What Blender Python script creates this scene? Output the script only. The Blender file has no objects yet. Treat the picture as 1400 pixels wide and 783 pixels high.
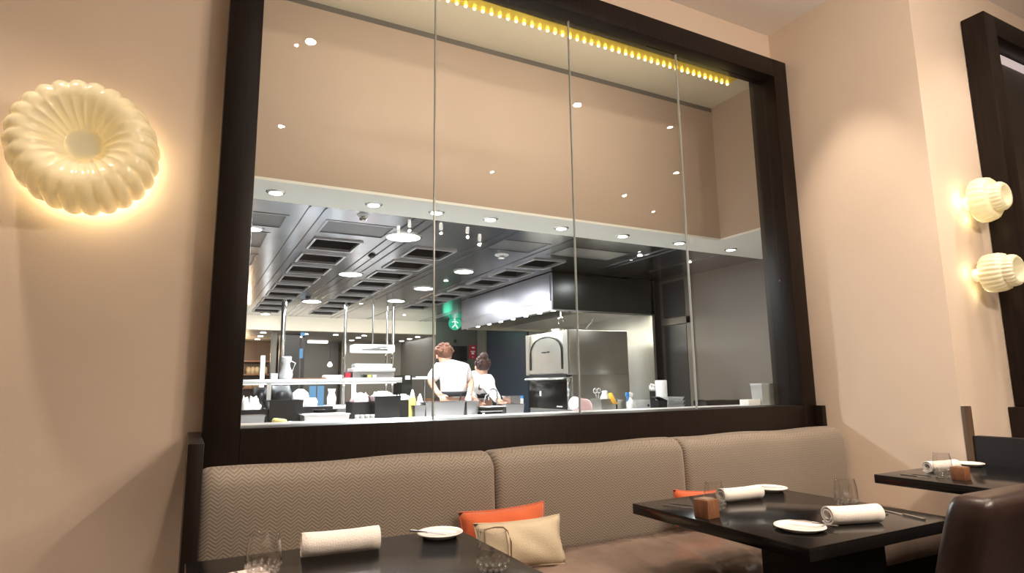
import bpy, bmesh, math, random
from mathutils import Vector, Matrix
random.seed(4)
SC = bpy.context.scene
COL = SC.collection
PI = math.pi

# ------------------------------------------------------------------ camera (1400 x 783)
H = 1.25
R = Matrix(((0.88457762, 0.06227471, 0.46221672),
            (-0.46619137, 0.14719977, 0.8723519),
            (-0.01371274, -0.98714441, 0.15924155)))   # columns: image right, image down, forward
F = 835.0
cd = bpy.data.cameras.new('camera'); cam = bpy.data.objects.new('camera', cd); COL.objects.link(cam)
cd.sensor_width = 36; cd.lens = F * 36 / 1400; cd.clip_start = 0.02; cd.clip_end = 60
rx, dn, fw = R.col[0], R.col[1], R.col[2]
cam.matrix_world = Matrix(((rx[0], -dn[0], -fw[0], 0), (rx[1], -dn[1], -fw[1], 0), (rx[2], -dn[2], -fw[2], H), (0, 0, 0, 1)))
SC.camera = cam

def at(px, py, Y):                      # point of the photo on the depth Y
    d = R @ Vector((px - 700, py - 391.5, F)); t = Y / d.y
    return Vector((d.x * t, Y, H + d.z * t))
def atD(px, py, D):
    return R @ (Vector((px - 700, py - 391.5, F)) / F * D) + Vector((0, 0, H))

# ------------------------------------------------------------------ materials
def nt(name):
    m = bpy.data.materials.new(name); m.use_nodes = True
    n = m.node_tree; b = n.nodes['Principled BSDF']
    return m, n, b
def mat(name, col, rough=.5, metal=0, bump=0, bscale=50, var=0, vscale=5, coat=0, emit=None, es=0, sheen=0, spec=None, stretch=None, coord='Object', trans=0, ior=None):
    m, n, b = nt(name)
    b.inputs['Base Color'].default_value = (*col, 1)
    b.inputs['Roughness'].default_value = rough
    b.inputs['Metallic'].default_value = metal
    b.inputs['Coat Weight'].default_value = coat
    b.inputs['Sheen Weight'].default_value = sheen
    b.inputs['Transmission Weight'].default_value = trans
    if ior: b.inputs['IOR'].default_value = ior
    if spec is not None: b.inputs['Specular IOR Level'].default_value = spec
    if emit: b.inputs['Emission Color'].default_value = (*emit, 1); b.inputs['Emission Strength'].default_value = es
    tc = n.nodes.new('ShaderNodeTexCoord'); mp = n.nodes.new('ShaderNodeMapping')
    n.links.new(tc.outputs[coord], mp.inputs[0])
    if stretch: mp.inputs['Scale'].default_value = stretch
    if var:
        t = n.nodes.new('ShaderNodeTexNoise'); t.inputs['Scale'].default_value = vscale; t.inputs['Detail'].default_value = 4
        r = n.nodes.new('ShaderNodeValToRGB')
        r.color_ramp.elements[0].position = .3; r.color_ramp.elements[1].position = .7
        r.color_ramp.elements[0].color = (*[c * (1 - var) for c in col], 1); r.color_ramp.elements[1].color = (*[min(1, c * (1 + var)) for c in col], 1)
        n.links.new(mp.outputs[0], t.inputs[0]); n.links.new(t.outputs[0], r.inputs[0]); n.links.new(r.outputs[0], b.inputs['Base Color'])
    if bump:
        t = n.nodes.new('ShaderNodeTexNoise'); t.inputs['Scale'].default_value = bscale; t.inputs['Detail'].default_value = 3
        bp = n.nodes.new('ShaderNodeBump'); bp.inputs['Strength'].default_value = bump; bp.inputs['Distance'].default_value = .01
        n.links.new(mp.outputs[0], t.inputs[0]); n.links.new(t.outputs[0], bp.inputs['Height']); n.links.new(bp.outputs[0], b.inputs['Normal'])
    return m
def emis(name, col, s):
    m = bpy.data.materials.new(name); m.use_nodes = True; n = m.node_tree; n.nodes.clear()
    e = n.nodes.new('ShaderNodeEmission'); e.inputs[0].default_value = (*col, 1); e.inputs[1].default_value = s
    o = n.nodes.new('ShaderNodeOutputMaterial'); n.links.new(e.outputs[0], o.inputs[0]); return m

M = {}
M['wall'] = mat('warm plaster', (.76, .62, .50), .75, bump=.04, bscale=120, var=.025, vscale=1.5)
M['ceil'] = mat('pale ceiling paint', (.86, .80, .74), .8)
M['beige'] = mat('beige bulkhead paint', (.50, .385, .30), .7, var=.03, vscale=1)
M['soffit'] = mat('white soffit paint', (.92, .92, .86), .6)
M['cream'] = mat('cream ceiling paint', (.74, .67, .52), .7)
M['gap'] = mat('shadow gap', (.16, .14, .12), .8)
M['taupe'] = mat('taupe kitchen paint', (.15, .13, .11), .55)
M['farwall'] = mat('grey kitchen wall', (.14, .135, .125), .45)
M['fargrey'] = mat('greige far wall', (.24, .22, .19), .5)
M['darkwall'] = mat('dark wall', (.045, .043, .045), .4)
M['bluereflect'] = mat('blue black reflection', (.035, .055, .085), .35)
M['farcream'] = mat('far cream paint', (.82, .76, .64), .6)
M['carpet'] = mat('dark carpet', (.035, .027, .022), .95, bump=.3, bscale=300)
M['kfloor'] = mat('kitchen floor tile', (.50, .49, .46), .5)
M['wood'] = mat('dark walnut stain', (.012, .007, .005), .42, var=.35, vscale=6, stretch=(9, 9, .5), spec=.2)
M['woodlit'] = mat('lit brown walnut', (.10, .06, .035), .45, var=.25, vscale=6, stretch=(9, 9, .5))  # brown wood; on the corner wing a lit copy of the dark walnut
M['black'] = mat('black lacquer', (.008, .007, .007), .16, bump=.008, bscale=90, ior=1.42)
M['blackpanel'] = mat('black panel', (.010, .008, .008), .6, spec=.25)
M['leather'] = mat('brown leather', (.24, .175, .14), .26, bump=.12, bscale=45, var=.13, vscale=9)
M['darkleather'] = mat('dark brown leather', (.032, .017, .014), .34, bump=.08, bscale=60, var=.15, vscale=12)
M['linen'] = mat('white linen', (.86, .80, .74), .85, bump=.25, bscale=260, sheen=.3)
M['china'] = mat('white china', (.88, .84, .80), .12, coat=.5)
M['steelc'] = mat('cutlery steel', (.62, .6, .58), .22, metal=1)
M['cubewood'] = mat('reddish wood', (.23, .10, .05), .4, var=.25, vscale=20, stretch=(4, 4, 1))
M['card'] = mat('blush card', (.75, .62, .56), .7)
M['orange'] = mat('orange cloth', (.62, .12, .035), .85, bump=.3, bscale=200, sheen=.3)
M['creamcl'] = mat('cream cloth', (.60, .50, .35), .85, bump=.3, bscale=220, sheen=.2)
M['piping'] = mat('brown piping', (.22, .14, .09), .7)
M['steel'] = mat('brushed stainless', (.58, .58, .59), .27, metal=1, bump=.03, bscale=30, stretch=(1, 30, 30))
M['steelceil'] = mat('stainless ceiling', (.50, .51, .55), .2, metal=1, var=.12, vscale=2.5, bump=.14, bscale=3.5)
M['rung'] = mat('bright steel frame', (.72, .72, .74), .35, metal=.8)
M['steelhood'] = mat('hood stainless', (.36, .36, .40), .3, metal=1, var=.1, vscale=3, bump=.04, bscale=10, stretch=(1, 1, .3))
M['steelwarm'] = mat('oven stainless', (.62, .60, .54), .32, metal=1, var=.08, vscale=3, bump=.05, bscale=5)
M['ledge'] = mat('satin steel top', (.78, .78, .80), .35, metal=.55)
M['hooddark'] = mat('dark enamel', (.03, .032, .028), .22, metal=.3)
M['louvre'] = mat('filter mesh', (.045, .045, .048), .5, metal=.4)
M['flatpanel'] = mat('grey ceiling insert', (.20, .20, .21), .4, metal=.8)
M['bplastic'] = mat('black plastic', (.014, .014, .016), .35)
M['wplastic'] = mat('white plastic', (.85, .86, .86), .4)
M['clear'] = mat('frosted plastic', (.75, .78, .78), .3, trans=.5, ior=1.3)
M['yellow'] = mat('yellow sauce plastic', (.80, .72, .22), .4)
M['sponge'] = mat('yellow sponge', (.75, .62, .22), .9)
M['ycloth'] = mat('orange yellow cloth', (.85, .48, .06), .8)
M['blue'] = mat('blue plastic', (.05, .28, .75), .4)
M['pink'] = mat('pale pink plastic', (.72, .50, .52), .4)
M['red'] = mat('red sign paint', (.50, .03, .05), .5)
M['chrome'] = mat('chrome', (.8, .8, .8), .12, metal=1)
M['towel'] = mat('white paper', (.92, .93, .92), .9)
M['jacket'] = mat('white chef cotton', (.90, .92, .94), .85, bump=.3, bscale=14)
M['apron'] = mat('black apron cotton', (.02, .02, .025), .8)
M['skin'] = mat('skin', (.62, .34, .24), .5)
M['hairred'] = mat('auburn hair', (.17, .07, .04), .6, bump=.8, bscale=60, var=.4, vscale=40)
M['hairbrn'] = mat('dark brown hair', (.05, .02, .016), .6, bump=.8, bscale=60)
M['lampw'] = emis('white lamp', (1, .97, .93), 9)
M['lampspot'] = emis('warm white lamp', (1, .93, .82), 12)
M['lampsoft'] = emis('soft white lamp', (1, .98, .96), 1.6)
M['heat'] = emis('lit underside', (.95, .98, 1), 1.4)
M['led'] = emis('amber led', (1, .74, .22), 7)
M['ledpink'] = emis('pink white strip', (1, .78, .74), .5)
M['green'] = emis('green exit lamp', (.05, .65, .38), .45)
M['whiteglow'] = emis('white pictogram', (.8, 1, .9), .6)
M['gold'] = mat('gold strip', (.85, .62, .08), .35, metal=.5)
M['screenblue'] = emis('blue screen', (.30, .62, 1), .4)

def porcelain():
    m, n, b = nt('cream porcelain')
    b.inputs['Base Color'].default_value = (.88, .85, .66, 1); b.inputs['Roughness'].default_value = .22
    b.inputs['Coat Weight'].default_value = .5
    b.inputs['Emission Color'].default_value = (1, .86, .55, 1); b.inputs['Emission Strength'].default_value = .05
    tl = n.nodes.new('ShaderNodeBsdfTranslucent'); tl.inputs[0].default_value = (1, .88, .6, 1)
    mx = n.nodes.new('ShaderNodeMixShader'); mx.inputs[0].default_value = .2
    n.links.new(b.outputs[0], mx.inputs[1]); n.links.new(tl.outputs[0], mx.inputs[2])
    n.links.new(mx.outputs[0], n.nodes['Material Output'].inputs[0]); return m
M['porc'] = porcelain()

def glass(name, ior, tint=(1, 1, 1)):
    m = bpy.data.materials.new(name); m.use_nodes = True; n = m.node_tree; n.nodes.clear()
    t = n.nodes.new('ShaderNodeBsdfTransparent'); t.inputs[0].default_value = (*tint, 1)
    g = n.nodes.new('ShaderNodeBsdfGlossy'); g.inputs['Roughness'].default_value = 0.0
    lw = n.nodes.new('ShaderNodeLayerWeight'); lw.inputs[0].default_value = .5
    pw = n.nodes.new('ShaderNodeMath'); pw.operation = 'POWER'; pw.inputs[1].default_value = 5; n.links.new(lw.outputs['Facing'], pw.inputs[0])
    f = n.nodes.new('ShaderNodeMath'); f.operation = 'MULTIPLY_ADD'; f0 = ((ior - 1) / (ior + 1)) ** 2; f.inputs[1].default_value = 1 - f0; f.inputs[2].default_value = f0
    n.links.new(pw.outputs[0], f.inputs[0])
    mx = n.nodes.new('ShaderNodeMixShader'); o = n.nodes.new('ShaderNodeOutputMaterial')
    n.links.new(f.outputs[0], mx.inputs[0]); n.links.new(t.outputs[0], mx.inputs[1]); n.links.new(g.outputs[0], mx.inputs[2]); n.links.new(mx.outputs[0], o.inputs[0])
    return m
M['pane'] = glass('window glass', 1.36, (.97, .98, .97))
M['tumbler'] = mat('tumbler glass', (1, 1, 1), 0, trans=1, ior=1.45)
M['tglass'] = glass('thin glass', 1.75)
M['facet'] = glass('cut glass facets', 3.2)
M['edge'] = mat('glass joint edge', (.45, .47, .44), .25, emit=None)

def herring():
    m, n, b = nt('herringbone weave')
    tc = n.nodes.new('ShaderNodeTexCoord'); sp = n.nodes.new('ShaderNodeSeparateXYZ'); n.links.new(tc.outputs['Object'], sp.inputs[0])
    def mth(op, a, c=None, v=None):
        k = n.nodes.new('ShaderNodeMath'); k.operation = op
        if isinstance(a, (int, float)): k.inputs[0].default_value = a
        else: n.links.new(a, k.inputs[0])
        if c is not None:
            if isinstance(c, (int, float)): k.inputs[1].default_value = c
            else: n.links.new(c, k.inputs[1])
        return k.outputs[0]
    # blocks of slanted ribs whose slant flips from column to column
    x = mth('MULTIPLY', sp.outputs[0], 1 / .026)
    tri = mth('PINGPONG', x, 1.0)                    # 0..1..0
    z = mth('MULTIPLY', sp.outputs[2], 1 / .0135)
    s = mth('SUBTRACT', z, mth('MULTIPLY', tri, 1.5))
    st = mth('FRACT', s)
    tr = mth('PINGPONG', st, .5)
    fine = mth('PINGPONG', mth('MULTIPLY', s, 3.0), .5)
    v = mth('ADD', mth('MULTIPLY', tr, 1.2), mth('MULTIPLY', fine, .6))
    r = n.nodes.new('ShaderNodeValToRGB'); n.links.new(v, r.inputs[0])
    r.color_ramp.elements[0].color = (.14, .108, .08, 1); r.color_ramp.elements[0].position = .15
    r.color_ramp.elements[1].color = (.34, .285, .225, 1); r.color_ramp.elements[1].position = .7
    n.links.new(r.outputs[0], b.inputs['Base Color']); b.inputs['Roughness'].default_value = .62; b.inputs['Sheen Weight'].default_value = .35
    bp = n.nodes.new('ShaderNodeBump'); bp.inputs['Strength'].default_value = .5; bp.inputs['Distance'].default_value = .002
    n.links.new(v, bp.inputs['Height']); n.links.new(bp.outputs[0], b.inputs['Normal']); return m
M['weave'] = herring()

# ------------------------------------------------------------------ mesh builder
class B:
    def __init__(s): s.bm = bmesh.new()
    def box(s, x0, x1, y0, y1, z0, z1, bev=0, seg=2, rot=None, cen=None):
        r = bmesh.ops.create_cube(s.bm, size=1); vs = r['verts']
        for v in vs: v.co = Vector((x0 + (v.co.x + .5) * (x1 - x0), y0 + (v.co.y + .5) * (y1 - y0), z0 + (v.co.z + .5) * (z1 - z0)))
        if bev:
            es = list({e for v in vs for e in v.link_edges})
            r = bmesh.ops.bevel(s.bm, geom=es, offset=bev, segments=seg, affect='EDGES', profile=.5); vs = list({v for f in r['faces'] for v in f.verts} | {v for v in vs if v.is_valid})
        if rot is not None:
            c = Vector(cen) if cen else Vector(((x0 + x1) / 2, (y0 + y1) / 2, (z0 + z1) / 2))
            for v in vs: v.co = c + rot @ (v.co - c)
        return s
    def loft(s, rings, closed=True, cap0=True, cap1=True):
        rv = [[s.bm.verts.new(Vector(p)) for p in r] for r in rings]
        n = len(rv[0])
        for a, b in zip(rv, rv[1:]):
            for i in range(n if closed else n - 1):
                j = (i + 1) % n
                try: s.bm.faces.new((a[i], a[j], b[j], b[i]))
                except ValueError: pass
        if cap0: s.bm.faces.new(list(reversed(rv[0])))
        if cap1: s.bm.faces.new(rv[-1])
        return s
    def lathe(s, prof, cen=(0, 0, 0), axis='Z', n=32, flute=None, mtx=None):
        rings = []
        for r, h in prof:
            ring = []
            for i in range(n):
                a = 2 * PI * i / n; rr = r
                ring.append(Vector((rr * math.cos(a), rr * math.sin(a), h)))
            rings.append(ring)
        Mx = mtx or {'Z': Matrix.Identity(3), 'Y': Matrix(((1, 0, 0), (0, 0, 1), (0, -1, 0))), 'X': Matrix(((0, 0, 1), (0, 1, 0), (-1, 0, 0)))}[axis]
        c = Vector(cen)
        R_ = [[c + Mx @ p for p in r] for r in rings]
        if prof[0][0] > .0115 and prof[-1][0] > .0115: s.loft(R_ + [R_[0]], cap0=False, cap1=False); bmesh.ops.remove_doubles(s.bm, verts=s.bm.verts, dist=1e-6)
        else: s.loft(R_)
        return s
    def cyl(s, a, b, r, n=16, r2=None):
        a, b = Vector(a), Vector(b); d = (b - a); L = d.length
        q = d.to_track_quat('Z', 'Y').to_matrix()
        r2 = r if r2 is None else r2
        s.loft([[a + q @ Vector((rr * math.cos(2 * PI * i / n), rr * math.sin(2 * PI * i / n), h)) for i in range(n)] for rr, h in ((r, 0), (r2, L))]); return s
    def tube(s, pts, r, n=8, closed=False):
        pts = [Vector(p) for p in pts]; rings = []
        up = Vector((0, 0, 1))
        for i, p in enumerate(pts):
            d = (pts[min(i + 1, len(pts) - 1)] - pts[max(i - 1, 0)]).normalized()
            u = up if abs(d.dot(up)) < .95 else Vector((1, 0, 0))
            x = d.cross(u).normalized(); y = x.cross(d).normalized()
            rr = r[i] if isinstance(r, (list, tuple)) else r
            rings.append([p + x * rr * math.cos(2 * PI * k / n) + y * rr * math.sin(2 * PI * k / n) for k in range(n)])
        s.loft(rings); return s
    def ball(s, c, r, sc=(1, 1, 1), u=20, v=12):
        rr = bmesh.ops.create_uvsphere(s.bm, u_segments=u, v_segments=v, radius=r)
        for w in rr['verts']: w.co = Vector(c) + Vector((w.co.x * sc[0], w.co.y * sc[1], w.co.z * sc[2]))
        return s
    def tub(s, x0, x1, y0, y1, z0, z1, t=.004, taper=.0, lip=0):
        def rect(k, z, e=0): return [(x0 + k - e, y0 + k - e, z), (x1 - k + e, y0 + k - e, z), (x1 - k + e, y1 - k + e, z), (x0 + k - e, y1 - k + e, z)]
        rings = [rect(taper, z0), rect(0, z1)]
        if lip: rings += [rect(0, z1 - .006, lip), rect(0, z1, lip)]
        rings += [rect(t, z1), rect(taper + t, z0 + t)]
        s.loft(rings); return s
    def done(s, name, m, parent=None, smooth=False, mods=None, off=None):
        bmesh.ops.recalc_face_normals(s.bm, faces=s.bm.faces)
        me = bpy.data.meshes.new(name)
        o = bpy.data.objects.new(name, me); COL.objects.link(o)
        if parent is not None:
            p = parent; o.parent = parent; T = Vector((0, 0, 0))
            while p is not None: T += p.location; p = p.parent
            if off is None: bmesh.ops.translate(s.bm, verts=s.bm.verts, vec=-T)
        s.bm.to_mesh(me); s.bm.free(); me.materials.append(M[m] if isinstance(m, str) else m)
        if smooth:
            for f in me.polygons: f.use_smooth = True
            if smooth != 'all':
                me.set_sharp_from_angle(angle=math.radians(38))
        return o
def P(name, bm, m, parent=None, smooth=False): return bm.done(name, m, parent, smooth)
def box(name, m, parent, *a, **k): return B().box(*a, **k).done(name, m, parent, smooth=bool(k.get('bev')))
def T(name, label, cat, loc=(0, 0, 0), group=None):
    o = bpy.data.objects.new(name, None); COL.objects.link(o); o.location = loc; o.empty_display_size = .05
    o['label'] = label; o['category'] = cat
    if group: o['group'] = group
    return o
def tag(o, label, cat, group=None):
    o['label'] = label; o['category'] = cat
    if group: o['group'] = group
    return o
def one(name, label, cat, bm, m, loc=(0, 0, 0), smooth=False, group=None):      # a thing that is one mesh, with its own base point
    bmesh.ops.translate(bm.bm, verts=bm.bm.verts, vec=-Vector(loc))
    o = bm.done(name, m, None, smooth); o.location = loc
    return tag(o, label, cat, group)
def S(name, bm, m, parent=None, smooth=False):
    o = bm.done(name, m, parent, smooth)
    if parent is None: o['kind'] = 'structure'
    return o
def copy_tree(o, parent=None):
    c = o.copy(); COL.objects.link(c); c.parent = parent
    for ch in o.children: copy_tree(ch, c)
    return c

# ================================================================== SETTING: dining room
XR = 3.84                     # return wall
S('floor', B().box(-4, 9, -6, 2.93, -.1, 0), 'carpet')
S('ceiling', B().box(-4, 9, -6, 2.93, 3.9, 4.0), 'ceil')
S('wall_back', B().box(-4, .15, 2.93, 3.03, 0, 3.9).box(3.75, XR, 2.93, 3.03, 0, 3.9).box(.15, 3.75, 2.93, 3.03, 0, 1.0).box(.15, 3.75, 2.93, 3.03, 3.55, 3.9), 'wall')
S('wall_right', B().box(XR, 3.98, 1.91, 3.03, 0, 3.9), 'wall')
S('wall_side', B().box(3.98, 9, 1.91, 2.01, 0, 3.9), 'wall')
S('wall_left', B().box(-4.1, -4, -6, 3.03, 0, 3.9), 'wall')
S('wall_front', B().box(-4, 9, -6.1, -6, 0, 3.9), 'wall')
S('wall_far', B().box(9, 9.1, -6.1, 2, 0, 3.9), 'wall')

def window(n, x0, x1, y0, y1, glassY, pans, kind):
    w = bpy.data.objects.new('window_%d' % n, None); COL.objects.link(w); w.location = (x0, y0, 0); w['kind'] = 'structure'
    f = B()
    f.box(x0, x0 + .14, y0, y1, .0, 3.61, bev=.004).box(x1 - .14, x1, y0, y1, 0, 3.61, bev=.004)
    f.box(x0 + .14, x1 - .14, y0, min(y1, 2.948), 3.47, 3.61, bev=.004)
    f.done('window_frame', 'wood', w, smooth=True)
    B().box(x0 + .14, x1 - .14, y0, y1, 0, 1.088, bev=.004).done('window_sill', 'wood', w, smooth=True)
    return w
w1 = window(1, .07, 3.835, 2.80, 3.03, 2.9, 4, 0)
gx = [.21, 1.085, 1.955, 2.83, 3.695]
for i in range(4):
    p = B().box(gx[i] + .002, gx[i + 1] - .002, 2.896, 2.904, 1.088, 3.47).done('pane', 'pane', w1)
    if i: B().box(gx[i] - .003, gx[i] + .003, 2.893, 2.907, 1.088, 3.47).done('glass_joint', 'edge', w1)
w2 = window(2, 4.43, 6.9, 1.77, 1.905, 1.88, 2, 0)
B().box(4.57, 6.76, 1.86, 1.868, 1.088, 3.47).done('pane', 'pane', w2)
B().box(4.57, 6.76, 1.885, 1.90, 1.088, 3.47).done('back_panel', 'wood', w2)
B().box(4.60, 6.7, 1.872, 1.885, 3.40, 3.455).done('light_strip', 'ledpink', w2)

# trim wings and panels of dark wood behind the banquettes
S('trim_1', B().box(.018, .066, 2.30, 2.93, 0, 1.075, bev=.003), 'wood', smooth=True)
S('trim_2', B().box(3.80, 3.838, 2.735, 2.799, 0, 1.085, bev=.003), 'wood', smooth=True)
S('trim_3', B().box(3.835, 3.875, 1.872, 1.908, 0, 1.10, bev=.003), 'woodlit', smooth=True)  # dark wood wing, brightness of its lit face put into the colour
S('trim_4', B().box(3.842, 3.90, -.2, 1.87, 0, .94, bev=.003), 'blackpanel', smooth=True)
S('trim_5', B().box(4.35, 4.428, 1.80, 1.908, 0, 1.08, bev=.003), 'wood', smooth=True)

# amber light strip at the head of the window
ls = T('light_strip', 'amber LED strip with gold channel under the head of the big window frame', 'light strip', (.3, 2.95, 3.5))
P('channel', B().box(.25, 3.48, 2.95, 3.045, 3.470, 3.50), 'gold', ls)
for k in range(56):
    x = 3.462 - k * .0563
    if x < .3: break
    P('bulb', B().ball((x, 3.030, 3.461), .0085, (1.1, 1, 1), 10, 7), 'led', ls, smooth='all')
def alight(name, loc, sx, sy, en, col, rot=(0, 0, 0), shape='RECTANGLE', spread=None):
    l = bpy.data.lights.new(name, 'AREA'); l.shape = shape; l.size = sx
    if shape in ('RECTANGLE', 'ELLIPSE'): l.size_y = sy
    l.energy = en; l.color = col
    if spread: l.spread = spread
    o = bpy.data.objects.new(name, l); COL.objects.link(o); o.location = loc; o.rotation_euler = rot; return o
def spot(name, loc, en, col, ang, blend=.5, r=.03, target=None):
    l = bpy.data.lights.new(name, 'SPOT'); l.energy = en; l.color = col; l.spot_size = math.radians(ang); l.spot_blend = blend; l.shadow_soft_size = r
    o = bpy.data.objects.new(name, l); COL.objects.link(o); o.location = loc
    if target: o.rotation_euler = (Vector(target) - Vector(loc)).to_track_quat('-Z', 'Y').to_euler()
    return o
def point(name, loc, en, col, r=.03):
    l = bpy.data.lights.new(name, 'POINT'); l.energy = en; l.color = col; l.shadow_soft_size = r
    o = bpy.data.objects.new(name, l); COL.objects.link(o); o.location = loc; return o
alight('strip_glow', (1.9, 3.05, 3.47), 3.1, .03, 11, (1, .90, .78), (math.radians(80), 0, 0))

# ------------------------------------------------------------------ wall lamps
def fluted(prof, n, seg, c, name, parent, k=1):
    # prof rows: radius, stand-off from the wall, flute amplitude
    b = B(); N = n * seg; rings = []
    for r, d, a in prof:
        ring = []
        a *= k
        for i in range(N):
            t = 2 * PI * i / N; w = abs(math.sin(n * t / 2)) ** .8
            rr = r + a * (w - .5)
            ring.append((c[0] + rr * math.cos(t), c[1] - d, c[2] + rr * math.sin(t)))
        rings.append(ring)
    b.loft(rings)
    return b.done(name, 'porc', parent, smooth='all')
WL = 2.93
LX, LZ = -.405, 2.185
ll = T('wall_lamp', 'large cream fluted ring-shaped porcelain lamp on wall left of kitchen window', 'wall lamp', (LX, WL, LZ))
fluted([(.20, .05, .010), (.228, .05, .013), (.240, .06, .015), (.246, .09, .016), (.246, .14, .016), (.242, .19, .016), (.236, .23, .015), (.224, .262, .014), (.205, .285, .013), (.180, .296, .012), (.152, .292, .010), (.124, .276, .008), (.100, .25, .006), (.080, .22, .003), (.066, .195, .001), (.058, .19, 0), (.02, .19, 0)], 24, 8, (LX, WL, LZ), 'lamp_shade', ll)
P('wall_mount', B().cyl((LX, WL, LZ), (LX, WL - .185, LZ), .055, 24), 'wplastic', ll, smooth=True)
for k in range(9):
    a = 2 * PI * k / 9 - .6; lo = math.sin(a) < .2
    point('lamp_glow', (LX + .15 * math.cos(a), WL - .026, LZ + .15 * math.sin(a)), .62 if lo else .16, (1, .84, .55), .02)
WR = 1.91
def mould(name, label, c, k, tilt, prof, n):
    t = T(name, label, 'wall lamp', c, None)
    fluted([(p[0] * k, p[1], p[2]) for p in prof], n, 6, c, 'lamp_shade', t, .6 if c[2] > 2 else .85)
    P('wall_mount', B().cyl(c, (c[0], c[1] - .09, c[2]), .04, 20), 'wplastic', t, smooth=True)
    return t
c1 = (4.20, WR, 2.315)
mould('wall_lamp', 'upper of two cream stepped jelly-mould porcelain wall lamps, plain tapered sides', c1, 1, 0,
      [(.09, .06, .004), (.126, .06, .006), (.134, .07, .007), (.136, .10, .007), (.126, .14, .007), (.108, .155, .006), (.088, .152, .004), (.082, .155, .005), (.086, .17, .006), (.084, .195, .006), (.070, .212, .005), (.052, .21, .003), (.034, .19, .001), (.01, .185, 0)], 22)
c2 = (4.185, WR, 1.865)
mould('wall_lamp', 'lower of two cream jelly-mould porcelain wall lamps, deeply ribbed with a dished end', c2, 1.08, 0,
      [(.07, .06, .006), (.094, .06, .010), (.100, .07, .011), (.103, .10, .011), (.101, .14, .011), (.095, .165, .009), (.084, .172, .005), (.080, .175, .004), (.084, .19, .008), (.080, .215, .008), (.070, .228, .005), (.058, .222, .002), (.035, .20, 0), (.01, .195, 0)], 24)
for c, e in ((c1, .34), (c2, .17)):
    point('lamp_glow', (c[0] - .10, WR - .055, c[2] + .01), e, (1, .82, .46), .03)
    point('lamp_glow', (c[0] - .02, WR - .055, c[2] - .10), e * .7, (1, .82, .46), .03)

# ------------------------------------------------------------------ dining ceiling downlights (seen mirrored in the glass)
DL = [(.69, 1.22, 1.25), (.60, 1.12, .5), (.70, -.52, 1), (3.24, -.81, .8), (3.16, 1.23, 1.2), (4.33, 1.22, .8), (5.38, .18, 1.1), (5.37, -.87, 1), (6.3, -1.34, .8), (8.0, -3.75, .8), (8.4, -4.5, .8)]
for i, (x, y, k) in enumerate(DL):
    t = T('ceiling_downlight', ['bright', 'small', 'mirrored', 'faint', 'twin', 'lone', 'paired', 'low', 'last', 'distant', 'farthest'][i] + ' recessed spotlight in dining ceiling, seen only as a glint in the glass', 'ceiling light', (x, y, 3.9), 'dining ceiling spotlights mirrored in the window')
    P('bezel', B().lathe([(.05, -.004), (.062, -.004), (.062, 0), (.05, 0)], (x, y, 3.9), n=20), 'steelc', t, smooth=True)
    P('lamp', B().lathe([(.002, -.006), (.030 * k, -.006), (.030 * k, -.001), (.002, -.001)], (x, y, 3.9), n=16), emis('spot %d' % i, (1, .95, .86), 95), t)
WARM = (1, .82, .66)
spot('ceiling_spot', (3.36, 2.33, 3.88), 62, WARM, 58, .6, .03, (3.45, 2.30, 0))
spot('ceiling_spot', (2.0, 1.75, 3.88), 75, WARM, 62, .8, .04, (2.0, 1.75, 0))
spot('ceiling_spot', (.55, 1.9, 3.88), 75, WARM, 62, .8, .04, (.55, 1.9, 0))
spot('ceiling_spot', (3.5, 1.3, 3.88), 60, WARM, 62, .8, .04, (3.5, 1.3, 0))
spot('ceiling_spot', (-.9, 2.2, 3.88), 75, WARM, 70, .9, .05, (-.9, 2.2, 0))
for i, (x, y, k) in enumerate(DL[2:9]):
    spot('ceiling_spot', (x, y, 3.885), 45 if y > 1 else (50 if x > 5 else 140), (1, .83, .68), 110, .9, .02, (x, y, 0))
for x, y in ((-2, 0), (-1.5, -2.5), (2, -3)):
    spot('ceiling_spot', (x, y, 3.885), 170, (1, .83, .68), 110, .9, .02, (x, y, 0))

# chandelier of small tubular lamps, mirrored in the glass
ch = T('chandelier', 'small chandelier of glass tube lamps on a thin rod, mirrored in the glass', 'chandelier', (2.35, -.35, 3.0))
P('rod', B().cyl((2.35, -.35, 3.0), (2.35, -.35, 3.9), .008, 8), 'steelc', ch)
P('crossbar', B().tube([(1.9, -.35, 3.0), (2.35, -.35, 3.02), (2.85, -.35, 3.0)], .008), 'steelc', ch)
for px, dz in ((1.9, -.06), (2.02, .02), (2.38, .03), (2.70, .02), (2.85, -.05)):
    point('tube_glow', (px, -.35, 2.88 + dz), 24, (1, .84, .68), .012)
    P('tube_lamp', B().cyl((px, -.35, 2.92 + dz), (px, -.35, 3.0 + dz), .018, 12), 'lampspot', ch)

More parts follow.
